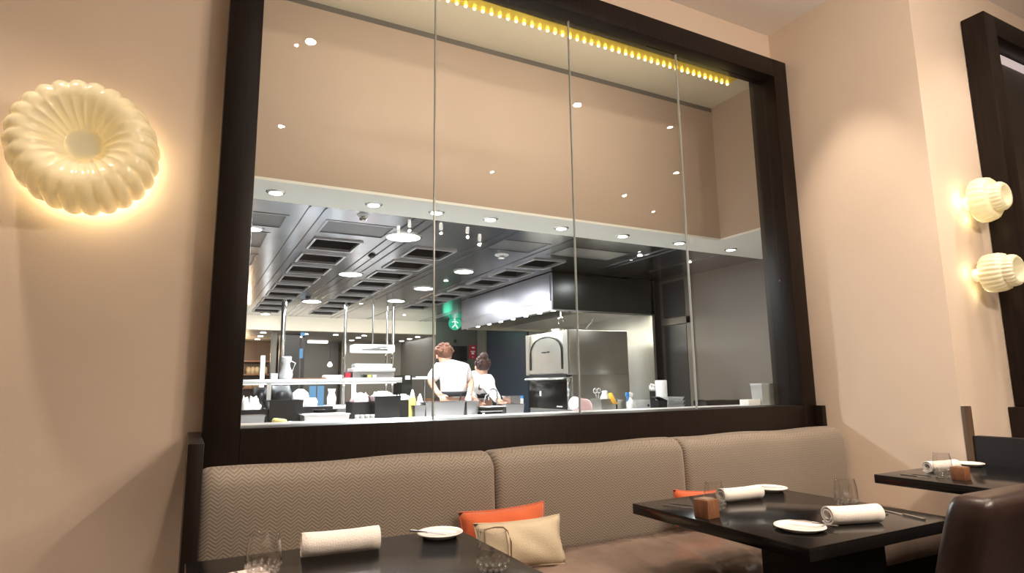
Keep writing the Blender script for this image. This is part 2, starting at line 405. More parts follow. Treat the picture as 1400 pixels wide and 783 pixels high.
# ================================================================== BANQUETTE
bq = T('banquette', 'long upholstered banquette with herringbone back and brown leather seat under the window', 'banquette', (1.9, 2.4, 0))
def cushion(x0, x1, name, rr=0):
    # profile in y,z swept along x; ends roll in
    prof = [(2.79, .40), (2.79, .90), (2.775, .93), (2.75, .945), (2.71, .95), (2.67, .948), (2.635, .935), (2.612, .912), (2.60, .88), (2.594, .80), (2.592, .70), (2.596, .60), (2.606, .50), (2.62, .40)]
    b = B(); rings = []; L = x1 - x0; N = 28
    us = [0, .004, .010, .018, .03, .05, .08, .15] + [.2 + .6 * i / 12 for i in range(13)] + [.85, .92, .95, .97, .982, .99, .996, 1]
    for u in us:
        x = x0 + L * u; e = min(u, 1 - u) * L; k = max(0, 1 - e / .035); ins = .032 * (1 - math.sqrt(max(0, 1 - k * k)))
        rings.append([(x, y + (ins if y < 2.78 else 0) * (1 if y < 2.74 else .4), z - (ins * .7 if z > .9 else 0) + .004 * math.sin(x * 9) * (z > .9)) for y, z in prof])
    b.loft(rings); return b.done(name, 'weave', bq, smooth='all')
cushion(.07, 1.283, 'backrest'); cushion(1.287, 2.433, 'backrest'); cushion(2.437, 3.832, 'backrest')
def seat():
    b = B(); N = 150; x0, x1 = .07, 3.835; rings = []
    for i in range(N + 1):
        x = x0 + (x1 - x0) * i / N
        ph = ((x - 1.86) / .27) % 1.0; e = min(ph, 1 - ph)
        sd = .014 * max(0, 1 - e / .10) ** 1.5
        pf = []
        for y, z, w in ((2.60, .40, 0), (2.60, .485, .3), (2.50, .493, .8), (2.40, .492, 1), (2.28, .486, 1), (2.18, .474, 1), (2.11, .456, 1), (2.07, .432, 1), (2.052, .40, .8), (2.05, .34, .3), (2.06, .30, 0)):
            pf.append((x, y + sd * w * .7 * (y < 2.15), z - sd * w + .0035 * w * math.sin(x * 23 + y * 17) + .003 * w * math.sin(x * 61 - y * 31)))
        rings.append(pf)
    b.loft(rings); return b.done('seat_cushion', 'leather', bq, smooth='all')
seat()
P('base', B().box(.07, 3.835, 2.12, 2.79, 0, .33), 'blackpanel', bq)

# scatter cushions
def pillow(name, label, c, w, h, d, m, rx, rz, ry=0, pipe=None, band=False):
    b = B(); nx, nz = 18, 12
    Rm = Matrix.Rotation(rz, 3, 'Z') @ Matrix.Rotation(rx, 3, 'X') @ Matrix.Rotation(ry, 3, 'Y')
    def pt(u, v, s):
        pu = 1 - abs(u) ** 2.6; pv = 1 - abs(v) ** 2.6
        x = u * w / 2 * (1 - .07 * (1 - abs(v) ** 2)); z = v * h / 2 * (1 - .10 * (1 - abs(u) ** 2))
        y = s * d / 2 * (max(0, pu) * max(0, pv)) ** .55 + .004 * math.sin(u * 7 + v * 5)
        return Vector(c) + Rm @ Vector((x, y, z))
    g = {}
    for s in (-1, 1):
        for i in range(nx + 1):
            for j in range(nz + 1):
                e = i in (0, nx) or j in (0, nz)
                if e and s == 1: g[s, i, j] = g[-1, i, j]; continue
                g[s, i, j] = b.bm.verts.new(pt(-1 + 2 * i / nx, -1 + 2 * j / nz, s if not e else 0))
        for i in range(nx):
            for j in range(nz):
                try: b.bm.faces.new((g[s, i, j], g[s, i + 1, j], g[s, i + 1, j + 1], g[s, i, j + 1]))
                except ValueError: pass
    t = T(name, label, 'cushion', (c[0], c[1], c[2] - h / 2), 'scatter cushions on the banquette')
    b.done('cover', m, t, smooth='all')
    # seam round the rim
    rim = [pt(u, v, 0) for u, v in [(-1 + 2 * i / 12, -1) for i in range(13)] + [(1, -1 + 2 * i / 8) for i in range(1, 9)] + [(1 - 2 * i / 12, 1) for i in range(1, 13)] + [(-1, 1 - 2 * i / 8) for i in range(1, 9)]]
    B().tube(rim, .0035, 6).done('seam', m, t, smooth='all')
    if band:
        # overlapping flap edge with brown piping
        pp = [pt(-.86, -.55, -1), pt(-.88, .2, -1), pt(-.84, .72, -1), pt(-.6, .8, -1), pt(-.42, .78, -1), pt(-.36, .6, -1), pt(-.34, .1, -1), pt(-.34, -.6, -1), pt(-.34, -.9, -1)]
        B().tube([p + Rm @ Vector((0, -.002, 0)) for p in pp], .003, 6).done('piping', 'piping', t, smooth='all')
    return t
pillow('cushion', 'orange cushion tucked behind the cream one on the banquette', (1.285, 2.52, .60), .42, .235, .10, 'orange', -.22, -.05, -.02)
pillow('cushion', 'cream cushion with brown piped flap in front of the orange one', (1.30, 2.41, .583), .40, .20, .12, 'creamcl', -.30, -.12, -.01, band=True)
pillow('cushion', 'orange cushion mostly hidden behind the box and glass on the middle table', (2.41, 2.50, .605), .33, .175, .09, 'orange', -.2, .04, .10)

# ================================================================== TABLES
def table(label, x0, x1, y0, y1, z, ped, name='dining_table', thick=.042):
    t = T(name, label, 'table', ((x0 + x1) / 2, (y0 + y1) / 2, 0))
    box('tabletop', 'black', t, x0, x1, y0, y1, z - thick, z, bev=.003)
    box('pedestal', 'blackpanel', t, ped[0], ped[1], ped[2], ped[3], .03, z - thick, bev=.006)
    box('foot', 'blackpanel', t, ped[0] - .08, ped[1] + .08, ped[2] - .1, ped[3] + .1, 0, .03, bev=.006)
    return t
table('glossy black rectangular table at the left end of the banquette', .03, .885, 1.02, 2.12, .75, (.3, .6, 1.3, 1.75))
table('glossy black table in the middle with a wooden box and two glasses', 1.70, 2.51, 1.31, 2.15, .75, (1.97, 2.25, 1.42, 1.73))
table('glossy black table farthest right beside the low dark partition', 3.04, 3.825, 1.05, 1.94, .79, (3.3, 3.6, 1.25, 1.65))

def napkin(label, a, b_, z, r=.037):
    a, b_ = Vector((a[0], a[1], z)), Vector((b_[0], b_[1], z)); d = (b_ - a).normalized(); n = Vector((-d.y, d.x, 0))
    b = B(); pr = []
    K = 46; turns = 2.15
    for i in range(K + 1):
        t = i / K; ang = -PI * .55 + t * turns * 2 * PI; rr = r * (.40 + .60 * t) ; 
        pr.append((rr * math.cos(ang) * 1.08, rr * math.sin(ang) * .96))
    out = [(x, y) for x, y in pr]; th = .0032
    inn = []
    for i, (x, y) in enumerate(pr):
        l = math.hypot(x, y); inn.append((x * (1 - th / l), y * (1 - th / l)))
    loop = out + inn[::-1]; mn = min(y for x, y in loop)
    L = (b_ - a).length; rings = []
    for k in range(9):
        u = k / 8; sh = .0016 * math.sin(k * 2.1)
        rings.append([a + d * (L * u) + n * (x + sh) * (1 - .03 * math.sin(u * PI)) + Vector((0, 0, (y - mn) * (1 - .04 * math.sin(u * PI)) + .0004)) for x, y in loop])
    # leave the ends open-looking: cap strips only along the cloth thickness
    rv = [[b.bm.verts.new(p) for p in r_] for r_ in rings]; N = len(loop)
    for A, C in zip(rv, rv[1:]):
        for i in range(N): b.bm.faces.new((A[i], A[(i + 1) % N], C[(i + 1) % N], C[i]))
    for A in (rv[0], rv[-1]):
        for i in range(K): 
            try: b.bm.faces.new((A[i], A[i + 1], A[N - 2 - i], A[N - 1 - i]))
            except ValueError: pass
    return one('napkin', label, 'napkin', b, 'linen', tuple((a + b_) / 2), smooth='all', group='rolled napkins')
napkin('rolled white napkin on the left table between glass and plate', (.335, 2.005), (.565, 1.985), .75, .041)
napkin('rolled white napkin behind the wooden box on the middle table', (2.02, 1.965), (2.235, 1.95), .75, .033)
napkin('rolled white napkin at the near right corner of the middle table', (2.02, 1.475), (2.215, 1.415), .75, .037)
napkin('small rolled white napkin on the farthest table near the partition', (3.30, 1.83), (3.50, 1.80), .79, .032)

def plate(label, x, y, z, r, ang=None):
    b = B().lathe([(.002, 0), (r * .72, 0), (r * .78, .003), (r * .93, .011), (r, .014), (r * .985, .0165), (r * .9, .0125), (r * .76, .007), (r * .7, .0055), (.002, .0055)], (x, y, z), n=48)
    return one('side_plate', label, 'plate', b, 'china', (x, y, z), smooth='all', group='side plates')
plate('white side plate with butter knife by the cushions on the left table', .79, 2.035, .75, .078)
plate('white side plate at the far corner of the middle table', 2.43, 2.055, .75, .078)
plate('white side plate at the near corner of the middle table', 1.88, 1.478, .75, .084)
plate('white side plate on the farthest table against the partition', 3.735, 1.855, .79, .074)
plate('white side plate cut by the photo edge behind the brown chair', 3.36, 1.21, .79, .074)

def knife(label, a, b_, z, z2=None, cat='knife', fork=False, w=.009):
    a, b_ = Vector((a[0], a[1], z)), Vector((b_[0], b_[1], z if z2 is None else z2)); d = b_ - a; L = d.length; d.normalize(); n = Vector((-d.y, d.x, 0)).normalized(); up = n.cross(d)
    if up.z < 0: up = -up
    t = T('fork' if fork else 'table_knife', label, cat, tuple((a + b_) / 2), 'cutlery laid on the tables')
    def bar(u0, u1, w0, w1, t0, off=0, nm='handle'):
        rings = []
        for k in range(5):
            u = u0 + (u1 - u0) * k / 4; ww = (w0 + (w1 - w0) * k / 4) / 2; c = a + d * (L * u) + n * off
            rings.append([c - n * ww, c + n * ww, c + n * ww + up * t0, c - n * ww + up * t0])
        B().loft(rings).done(nm, 'steelc', t)
    if fork:
        bar(0, .62, w, w * .55, .003); bar(.62, .76, w * .6, w * 2.2, .002, nm='neck')
        for q in (-1.5, -.5, .5, 1.5): bar(.76, 1, .0035, .002, .002, q * w * .6, 'tine')
    else:
        bar(0, .48, w, w * .8, .005); bar(.48, 1, w * 1.5, w * .7, .0018, nm='blade')
    return t
PZ = .768
knife('butter knife lying across the plate on the left table', (.70, 2.08), (.785, 1.97), PZ)
knife('butter knife on the far plate of the middle table', (2.335, 2.10), (2.45, 2.00), PZ)
knife('butter knife overhanging the near plate of the middle table', (1.90, 1.535), (1.965, 1.395), PZ)
knife('knife at the far left end of the middle table', (1.775, 2.045), (1.86, 1.90), .75)
knife('fork beside the knife at the far left end of the middle table', (1.83, 2.06), (1.89, 1.93), .75, fork=True, cat='fork')
knife('knife at the right end of the middle table by the chair', (2.385, 1.35), (2.43, 1.53), .75, w=.013)
knife('fork half hidden behind the near rolled napkin', (2.36, 1.47), (2.40, 1.60), .75, fork=True, cat='fork')
knife('knife at the near left end of the farthest table', (3.13, 1.86), (3.13, 1.71), .79)
knife('fork beside the knife on the farthest table', (3.19, 1.84), (3.19, 1.70), .79, fork=True, cat='fork')

def tumbler(label, x, y, z, r, h):
    t = T('tumbler', label, 'glass', (x, y, z), 'stemless tumblers on the tables')
    o = [(.002, 0), (r * .62, 0), (r * .74, .006), (r * .93, h * .25), (r * 1.0, h * .42), (r * .97, h * .65), (r * .84, h * .95), (r * .82, h)]
    i = [(r * .80, h), (r * .82, h * .95), (r * .95, h * .65), (r * .98, h * .42), (r * .90, h * .27), (r * .6, h * .17), (.002, h * .15)]
    B().lathe(o + i, (x, y, z), n=40).done('bowl', 'tglass', t, smooth='all')
    # pressed facets round the heavy foot
    b = B()
    for k in range(14):
        a = 2 * PI * k / 14; rr = r * .80
        for q, zz in ((0, .014), (.5, .030)):
            aa = a + q * 2 * PI / 14
            b.ball((x + (rr + q * .012) * math.cos(aa), y + (rr + q * .012) * math.sin(aa), z + zz), .0062, (1, 1, 1.2), 8, 6)
    b.done('foot_facets', 'facet', t, smooth='all')
    return t
tumbler('tumbler at the left end of the left table', .215, 1.86, .75, .046, .112)
tumbler('tumbler at the near edge of the left table before the cushions', .765, 1.575, .75, .044, .110)
tumbler('tumbler beside the wooden box on the middle table', 1.865, 1.845, .75, .040, .112)
tumbler('tumbler behind the near rolled napkin on the middle table', 2.34, 1.615, .75, .043, .115)
tumbler('tumbler on the farthest table before its rolled napkin', 3.235, 1.72, .79, .040, .110)

def woodbox(label, x, y, z, s, rz):
    t = T('wooden_box', label, 'box', (x, y, z))
    Rz = Matrix.Rotation(rz, 3, 'Z')
    B().box(x - s / 2, x + s / 2, y - s / 2, y + s / 2, z, z + s, bev=.002, rot=Rz, cen=(x, y, z)).done('body', 'cubewood', t, smooth=True)
    B().box(x - s / 2 + .008, x + s / 2 - .008, y - s / 2 + .008, y + s / 2 - .008, z + s - .004, z + s + .002, rot=Rz, cen=(x, y, z)).done('candle_top', 'piping', t)
woodbox('small reddish wooden cube holder on the middle table', 1.765, 1.79, .75, .066, .12)
woodbox('small dark wooden cube holder on the farthest table', 3.195, 1.625, .79, .058, .05)
one('menu_card', 'blush menu card at the left end of the left table', 'card', B().box(.105, .24, 1.74, 1.945, .7502, .7522, rot=Matrix.Rotation(.18, 3, 'Z')), 'card', (.17, 1.84, .7502))
knife('dark thin knife lying on the blush menu card', (.15, 1.93), (.175, 1.80), .7525, w=.006)

# brown leather chair
def chair():
    t = T('dining_chair', 'brown leather dining chair with padded back, cut by the photo edge', 'chair', (2.17, 1.12, 0))
    b = B(); rings = []
    X0, X1 = 1.985, 2.50
    for k, (z, yb, yf, ins) in enumerate(((.42, 1.06, 1.19, .012), (.46, 1.045, 1.18, .0), (.60, 1.02, 1.145, 0), (.75, .985, 1.105, 0), (.85, .955, 1.075, 0), (.89, .945, 1.062, .004), (.908, .95, 1.052, .014), (.917, .965, 1.035, .03))):
        x0, x1 = X0 + ins, X1 - ins; c = .022
        rings.append([(x0 + c, yb, z), (x1 - c, yb, z), (x1 - c * .3, yb + c * .3, z), (x1, yb + c, z), (x1, yf - c, z), (x1 - c * .3, yf - c * .3, z), (x1 - c, yf, z), (x0 + c, yf, z), (x0 + c * .3, yf - c * .3, z), (x0, yf - c, z), (x0, yb + c, z), (x0 + c * .3, yb + c * .3, z)])
    b.loft(rings); b.done('backrest', 'darkleather', t, smooth='all')
    box('seat', 'darkleather', t, 2.0, 2.48, 1.06, 1.55, .38, .47, bev=.025, seg=3)
    for x in (2.03, 2.45):
        for y in (1.09, 1.51): B().box(x - .02, x + .02, y - .02, y + .02, 0, .385, bev=.003).done('leg', 'blackpanel', t)
    return t
chair()

# ================================================================== KITCHEN SHELL
KZ = 2.6
S('floor_kitchen', B().box(-1.5, 9, 3.03, 20, -.1, 0), 'kfloor')
S('ceiling_high', B().box(-1.5, 4.6, 3.03, 4.3, 3.96, 4.02), 'cream')
S('wall_bulkhead', B().box(-1.5, 4.59, 4.15, 4.25, KZ + .02, 3.915).box(4.49, 4.59, 3.03, 4.15, KZ + .02, 3.96), 'beige')
S('trim_6', B().box(-1.5, 4.49, 4.152, 4.25, 3.915, 3.96), 'gap')  # flat dark strip, shade of the gap put into its colour
S('ceiling_soffit', B().box(-1.5, 4.49, 4.15, 4.61, KZ, KZ + .02).box(4.49, 5.7, 3.03, 4.61, KZ, KZ + .02), 'soffit')
S('wall_kitchen_right', B().box(5.6, 5.7, 3.03, 6.3, 0, KZ).box(3.98, 9, 3.0, 3.03, 0, 3.9), 'taupe')
S('wall_kitchen_left', B().box(-1.6, -1.5, 3.03, 12.2, 0, 4), 'farwall')

# stainless extraction ceiling with recessed bays
holes = []
ystart = [5.62, 6.31, 7.0, 7.69, 8.38, 9.07, 9.76, 10.45, 11.14]
for r, (a, b_) in enumerate(((-.35, .05), (.97, 1.37), (1.92, 2.32), (3.27, 3.63))):
    for y in ystart:
        if r == 0: continue
        if r == 3 and y > 9.8: continue
        holes.append((a, b_, y, y + .44, 'v'))
for a, b_ in ((.05, .62), (.95, 1.50), (2.56, 3.05), (3.30, 4.05)): holes.append((a, b_, 4.98, 5.38, 'f'))
for y in (5.62, 6.6, 7.6, 8.6): holes.append((-.3, .55, y, y + .6, 'f'))
kc = B()
xs = sorted({-1.5, 5.6} | {h[0] for h in holes} | {h[1] for h in holes}); ys = sorted({4.61, 12.2} | {h[2] for h in holes} | {h[3] for h in holes})
vv = {}
def gv(x, y):
    if (x, y) not in vv: vv[x, y] = kc.bm.verts.new((x, y, KZ))
    return vv[x, y]
for i in range(len(xs) - 1):
    for j in range(len(ys) - 1):
        cx, cy = (xs[i] + xs[i + 1]) / 2, (ys[j] + ys[j + 1]) / 2
        if any(h[0] < cx < h[1] and h[2] < cy < h[3] for h in holes): continue
        kc.bm.faces.new((gv(xs[i], ys[j]), gv(xs[i], ys[j + 1]), gv(xs[i + 1], ys[j + 1]), gv(xs[i + 1], ys[j])))
kc.box(-1.5, 5.6, 4.61, 12.2, 2.98, 3.0)
# lips round every bay and the long rails
kf = B()
for a, b_, y0, y1, k in holes:
    t = .022; h = .014 if k == 'v' else .004
    for q in ((a - t, a, y0 - t, y1 + t), (b_, b_ + t, y0 - t, y1 + t), (a, b_, y0 - t, y0), (a, b_, y1, y1 + t)):
        (kf if k == 'v' else kc).box(*q, KZ - h, KZ + (.012 if k == 'v' else .01))
for x in (.74, .86, 1.56, 1.66, 1.76, 2.43, 2.54, 3.14, 4.25, 4.36, 4.95): kc.box(x, x + .012, 4.63, 12.2, KZ - .008, KZ)
S('ceiling_kitchen', kc, 'steelceil')
kcl = bpy.data.objects['ceiling_kitchen']
kf.done('bay_frame', 'rung', kcl)
for a, b_, y0, y1, k in holes:
    if k == 'v':
        b = B().box(a, b_, y0, y1, KZ + .13, KZ + .14).box(a - .02, a, y0, y1, KZ + .012, KZ + .14).box(b_, b_ + .02, y0, y1, KZ + .012, KZ + .14).box(a, b_, y0 - .02, y0, KZ + .012, KZ + .14).box(a, b_, y1, y1 + .02, KZ + .012, KZ + .14)
        for q in range(5): b.box(a + .01, b_ - .01, y0 + .04 + q * .085, y0 + .052 + q * .085, KZ + .09, KZ + .13)
        b.done('filter_panel', 'louvre', kcl)
    else:
        B().box(a, b_, y0, y1, KZ + .004, KZ + .012).done('insert_panel', 'flatpanel', kcl)

# far bulkhead and the room beyond
S('beam_far', B().box(-1.5, 4.62, 12.2, 12.35, 2.33, 3.0), 'farcream')
S('ceiling_far', B().box(-1.5, 6.9, 12.35, 19, 2.33, 2.4), 'fargrey')
S('wall_far_grey', B().box(3.2, 7.0, 14.6, 14.7, 0, 2.33), 'fargrey')
S('wall_far_dark', B().box(2.3, 3.2, 15.0, 15.1, 0, 2.33), 'farwall')
S('wall_far_end', B().box(-1.5, 3.3, 18.9, 19, 0, 2.33), 'fargrey')
S('column_dark', B().box(1.62, 1.98, 12.9, 13.2, 0, 2.33), 'darkwall')
S('wall_kitchen_far', B().box(4.62, 9, 12.2, 12.35, 0, 3.0).box(4.62, 4.72, 12.35, 14.6, 0, 2.4), 'farwall')
S('reflected_strips', B().box(5.56, 5.6, 11.75, 12.15, 0, KZ).box(5.56, 5.6, 9.35, 9.85, 0, KZ), 'fargrey')  # pale strips built after reflections of the dining room in the glass
S('reflected_panel', B().box(5.575, 5.6, 9.95, 11.6, 0, 2.35, bev=.01), 'bluereflect')  # blue dark panel standing in for a dining room reflection
S('wall_kitchen_side', B().box(5.6, 5.7, 6.3, 12.2, 0, KZ), 'darkwall')
# dark panels and frame standing in for dining room reflections, right side wall
S('trim_7', B().box(5.57, 5.6, 5.72, 5.80, 0, 2.6).box(5.57, 5.6, 5.72, 6.25, 2.0, 2.08), 'taupe')
S('reflected_panes', B().box(5.58, 5.6, 5.82, 6.22, 0, 1.98).box(5.58, 5.6, 5.82, 6.22, 2.1, 2.56), 'darkwall')

def disc(x, y, z, r, name='lamp', m='lampw', parent=None):
    return B().lathe([(.001, -.004), (r, -.004), (r, 0), (.001, 0)], (x, y, z), n=20).done(name, m, parent)
# soffit downlights
SX = [.47, 1.16, 1.66, 2.13, 2.82, 3.49, 4.18, 4.88]
ordn = ['first', 'second', 'third', 'fourth', 'fifth', 'sixth', 'seventh', 'eighth']
for x, w in zip(SX, ordn):
    t = T('soffit_downlight', w + ' from the left of the round downlights in the white kitchen soffit', 'ceiling light', (x, 4.385, KZ), 'row of downlights in the white soffit')
    P('bezel', B().lathe([(.044, -.010), (.062, -.004), (.066, 0), (.05, .0), (.044, -.004)], (x, 4.385, KZ), n=24), 'steelc', t, smooth=True)
    disc(x, 4.385, KZ - .004, .043, 'lamp', 'lampspot', t)
for x, e in ((.47, 20), (1.66, 20), (2.82, 24), (4.18, 20), (4.88, 16)):
    spot('soffit_spot', (x, 4.385, KZ - .02), e, (1, .93, .84), 130, .8, .04, (x, 4.385, 0))
# round kitchen lamps in the metal ceiling
KL = [(2.85, 6.6, .11, 'round white lamp in metal ceiling nearest the sprinkler'), (2.85, 8.0, .13, 'round lamp in metal ceiling, second back in its row'), (2.87, 9.35, .13, 'round lamp in metal ceiling, third back in its row'),
      (1.67, 5.25, .15, 'large bright lamp in metal ceiling near the soffit'), (1.67, 7.3, .13, 'round lamp in metal ceiling between the two left filter rows'), (1.67, 9.9, .14, 'farthest lamp between the two left filter rows'), (.42, 5.5, .07, 'small lamp in metal ceiling beside the window frame'), (1.2, 11.9, .08, 'tiny far lamp at the end of the metal ceiling')]
for x, y, r, lb in KL:
    t = T('ceiling_lamp', lb, 'ceiling light', (x, y, KZ), 'round lamps in the metal ceiling')
    P('ring', B().lathe([(r, -.012), (r + .02, -.008), (r + .025, 0), (r, 0)], (x, y, KZ), n=28), 'steelc', t, smooth=True)
    disc(x, y, KZ - .008, r, 'lamp', 'lampw', t)
for x, y, e in ((1.67, 5.25, 62), (1.67, 7.3, 52), (1.67, 9.9, 28), (2.85, 6.6, 11), (2.85, 8.0, 8), (2.87, 9.35, 12), (4.6, 5.3, 5)):
    alight('kitchen_light', (x, y, KZ - .016), .24, .24, e, (.94, .97, 1), (0, 0, 0), 'DISK')
# small pin lights
for x, y, lb in ((4.95, 5.05, 'pin light in metal ceiling nearest the right wall'), (4.2, 5.0, 'pin light in metal ceiling below the sixth downlight'), (2.45, 9.9, 'pin light in metal ceiling past the third lamp'), (3.6, 11.2, 'pin light at the far edge of the metal ceiling'), (2.9, 7.3, 'pin light between the first two round lamps')):
    t = T('pin_light', lb, 'ceiling light', (x, y, KZ), 'pin lights in the metal ceiling')
    P('bezel', B().lathe([(.026, -.006), (.034, -.003), (.036, 0), (.026, 0)], (x, y, KZ), n=16), 'steelc', t, smooth=True); disc(x, y, KZ - .003, .026, 'lamp', 'lampw', t)
for (x, y, lb) in ((2.85, 5.6, 'round sprinkler diffuser between the filter rows'), (1.16, 4.70, 'small detector beside the white soffit near second downlight')):
    r = .075 if x > 2 else .05
    t = T('ceiling_detector', lb, 'detector', (x, y, KZ))
    P('base', B().lathe([(.001, -.012), (r * .8, -.012), (r, -.002), (r, 0), (.001, 0)], (x, y, KZ), n=24), 'wplastic', t, smooth=True)
    P('head', B().lathe([(.001, -.05), (r * .4, -.05), (r * .6, -.035), (r * .6, -.03), (r * .3, -.025), (r * .3, -.012), (.001, -.012)], (x, y, KZ), n=20), 'steelc', t, smooth=True)
for x, y, lb in ((1.62, 6.15, 'dark dome camera under the large bright lamp'), (1.55, 9.5, 'dark dome camera near the farthest lamp')):
    one('dome_camera', lb, 'camera', B().ball((x, y, KZ - .002), .04, (1, 1, .8)), 'bplastic', (x, y, KZ), smooth='all')

# ================================================================== HOOD AND OVEN
hd = T('extractor_hood', 'long stainless extractor hood hanging over the oven with small lights along its edge', 'hood', (4.6, 7.5, 2.13))
P('side_skirt', B().box(3.82, 3.84, 6.2, 8.95, 2.13, 2.59).box(3.812, 3.82, 6.22, 8.95, 2.245, 2.252).box(3.812, 3.82, 6.3, 8.95, 2.27, 2.274).box(3.812, 3.82, 6.22, 6.228, 2.25, 2.56), 'steelhood', hd)
P('front_skirt', B().box(3.84, 5.42, 6.2, 6.22, 2.14, 2.59), 'hooddark', hd)
P('front_rail', B().box(3.82, 5.42, 6.19, 6.2, 2.125, 2.142), 'steel', hd)
P('back_plenum', B().box(4.45, 5.38, 6.5, 8.9, 2.16, 2.5).box(3.9, 5.38, 8.85, 8.95, 2.13, 2.59), 'steelwarm', hd)
P('inner_gutter', B().box(3.84, 5.38, 6.22, 8.95, 2.50, 2.52).box(3.84, 4.0, 6.22, 8.95, 2.15, 2.165), 'steel', hd)
P('side_panel', B().box(5.36, 5.40, 6.2, 8.95, .95, 2.59), 'steelwarm', hd)
for k in range(2):
    x = 4.08 + k * .17
    P('filter', B().box(x, x + .15, 6.3, 6.46, 2.18, 2.2, rot=Matrix.Rotation(-.5, 3, 'X')), 'steel', hd)
for px, y in ((752, 6.33), (730, 6.66), (710, 7.02), (691, 7.38), (674, 7.76), (658, 8.14), (643, 8.54)):
    P('hood_lamp', B().lathe([(.001, -.012), (.026, -.012), (.03, 0), (.001, 0)], (3.92, y, 2.15), n=14), 'lampw', hd)
alight('hood_light', (4.0, 7.5, 2.12), .15, 2.2, 26, (1, .97, .86))
alight('hood_light', (4.9, 6.35, 2.14), .5, .1, 7, (1, .95, .78))

ov = T('pizza_oven', 'tall stainless oven with an arched door above a black glass lower door', 'oven', (4.3, 6.5, .94))
P('body', B().box(3.92, 4.78, 6.0, 7.0, 1.36, 1.885, bev=.006).box(3.96, 4.78, 6.0, 7.0, .94, 1.36), 'steelwarm', ov, smooth=True)
P('stand', B().box(3.96, 4.78, 6.0, 7.0, 0, .94), 'steel', ov)
fr = B()
fr.box(3.900, 3.92, 6.0, 6.10, 1.37, 1.885).box(3.900, 3.92, 6.92, 7.0, 1.37, 1.885).box(3.905, 3.92, 6.10, 6.92, 1.385, 1.43)
fr.done('door_frame', 'steelwarm', ov)
# arched door plate and its dark rim
def arch(inset, x0, x1, zb=1.43):
    pts = []; yc = 6.51; hw = .37 - inset; zt = 1.64; ht = .19 - inset
    pts.append((yc - hw, zb)); 
    for i in range(17):
        a = PI - PI * i / 16; pts.append((yc + hw * math.cos(a), zt + ht * math.sin(a) ** .9 if math.sin(a) > 0 else zt))
    pts.append((yc + hw, zb))
    return pts
pa = arch(0, 0, 0)
b = B(); b.tube([(3.903, y, z) for y, z in pa], .010, 8); b.done('arch_rim', 'hooddark', ov, smooth='all')
b = B(); pi_ = arch(.012, 0, 0); b.loft([[(3.906, y, z) for y, z in pi_], [(3.92, y, z) for y, z in pi_]]); b.done('arched_door', 'steelwarm', ov)
P('badge', B().box(3.900, 3.906, 6.42, 6.48, 1.635, 1.65).box(3.900, 3.906, 6.50, 6.54, 1.632, 1.648).box(3.900, 3.906, 6.55, 6.60, 1.636, 1.650), 'bplastic', ov)
P('vent_slot', B().box(3.912, 3.925, 6.06, 6.96, 1.335, 1.375), 'bplastic', ov)
P('handle', B().cyl((3.87, 6.05, 1.318), (3.87, 6.97, 1.318), .012, 12).box(3.87, 3.94, 6.1, 6.12, 1.31, 1.326).box(3.87, 3.94, 6.9, 6.92, 1.31, 1.326), 'chrome', ov, smooth=True)
P('lower_door', B().box(3.935, 3.96, 6.10, 6.99, .96, 1.31, bev=.004), M['black'], ov, smooth=True)
P('control_strip', B().box(3.935, 3.96, 6.01, 6.095, .96, 1.33, bev=.004), 'chrome', ov, smooth=True)
P('door_label', B().box(3.930, 3.936, 6.68, 6.72, 1.11, 1.17, bev=.002).box(3.930, 3.936, 6.2, 6.32, .985, .997), 'wplastic', ov)
one('hook_rack', 'steel hook hanging from the hood above the oven', 'hook', B().tube([(3.98, 6.25, 2.15), (3.98, 6.25, 2.06)], .008).tube([(3.98, 6.20, 1.99), (3.98, 6.20, 2.04), (3.98, 6.25, 2.06), (3.98, 6.31, 2.04), (3.98, 6.31, 1.98)], .008), 'chrome', (3.98, 6.25, 2.15), smooth=True)
hk = T('pan_pile', 'steel bowls and tools on top of the oven', 'bowls', (4.3, 6.5, 1.885))
P('bowl', B().lathe([(.001, 0), (.05, 0), (.09, .06), (.085, .06), (.045, .006), (.001, .006)], (4.15, 6.6, 1.885), n=20), 'steel', hk, smooth=True)
P('tongs', B().tube([(4.25, 6.15, 1.89), (4.35, 6.15, 2.0), (4.42, 6.2, 2.05)], .008), 'chrome', hk)

# ================================================================== COUNTERS
one('window_ledge', 'bright steel ledge running along the kitchen side of the window', 'ledge', B().box(.15, 4.4, 3.032, 3.22, 1.045, 1.088, bev=.004).box(.15, 4.4, 3.032, 3.05, 0, 1.045), 'ledge', (2, 3.1, 0), smooth=True)
kc2 = T('prep_counter', 'long stainless prep counter across the kitchen in front of the cooks', 'counter', (3, 5.5, 0))
P('worktop', B().box(-1.2, 5.58, 4.95, 5.86, .90, .94, bev=.004), 'ledge', kc2, smooth=True)
P('body', B().box(-1.2, 5.58, 5.0, 5.82, 0, .90), 'steel', kc2)
CZ = .94
def XatY(px, Y, z=1.0):
    # x of the image column px on the depth Y at height z
    lo, hi = -3, 12
    for _ in range(50):
        m_ = (lo + hi) / 2; v = R.transposed() @ Vector((m_, Y, z - H))
        if 700 + F * v.x / v.z < px: lo = m_
        else: hi = m_
    return lo
def ZatY(px, py, Y): return at(px, py, Y).z

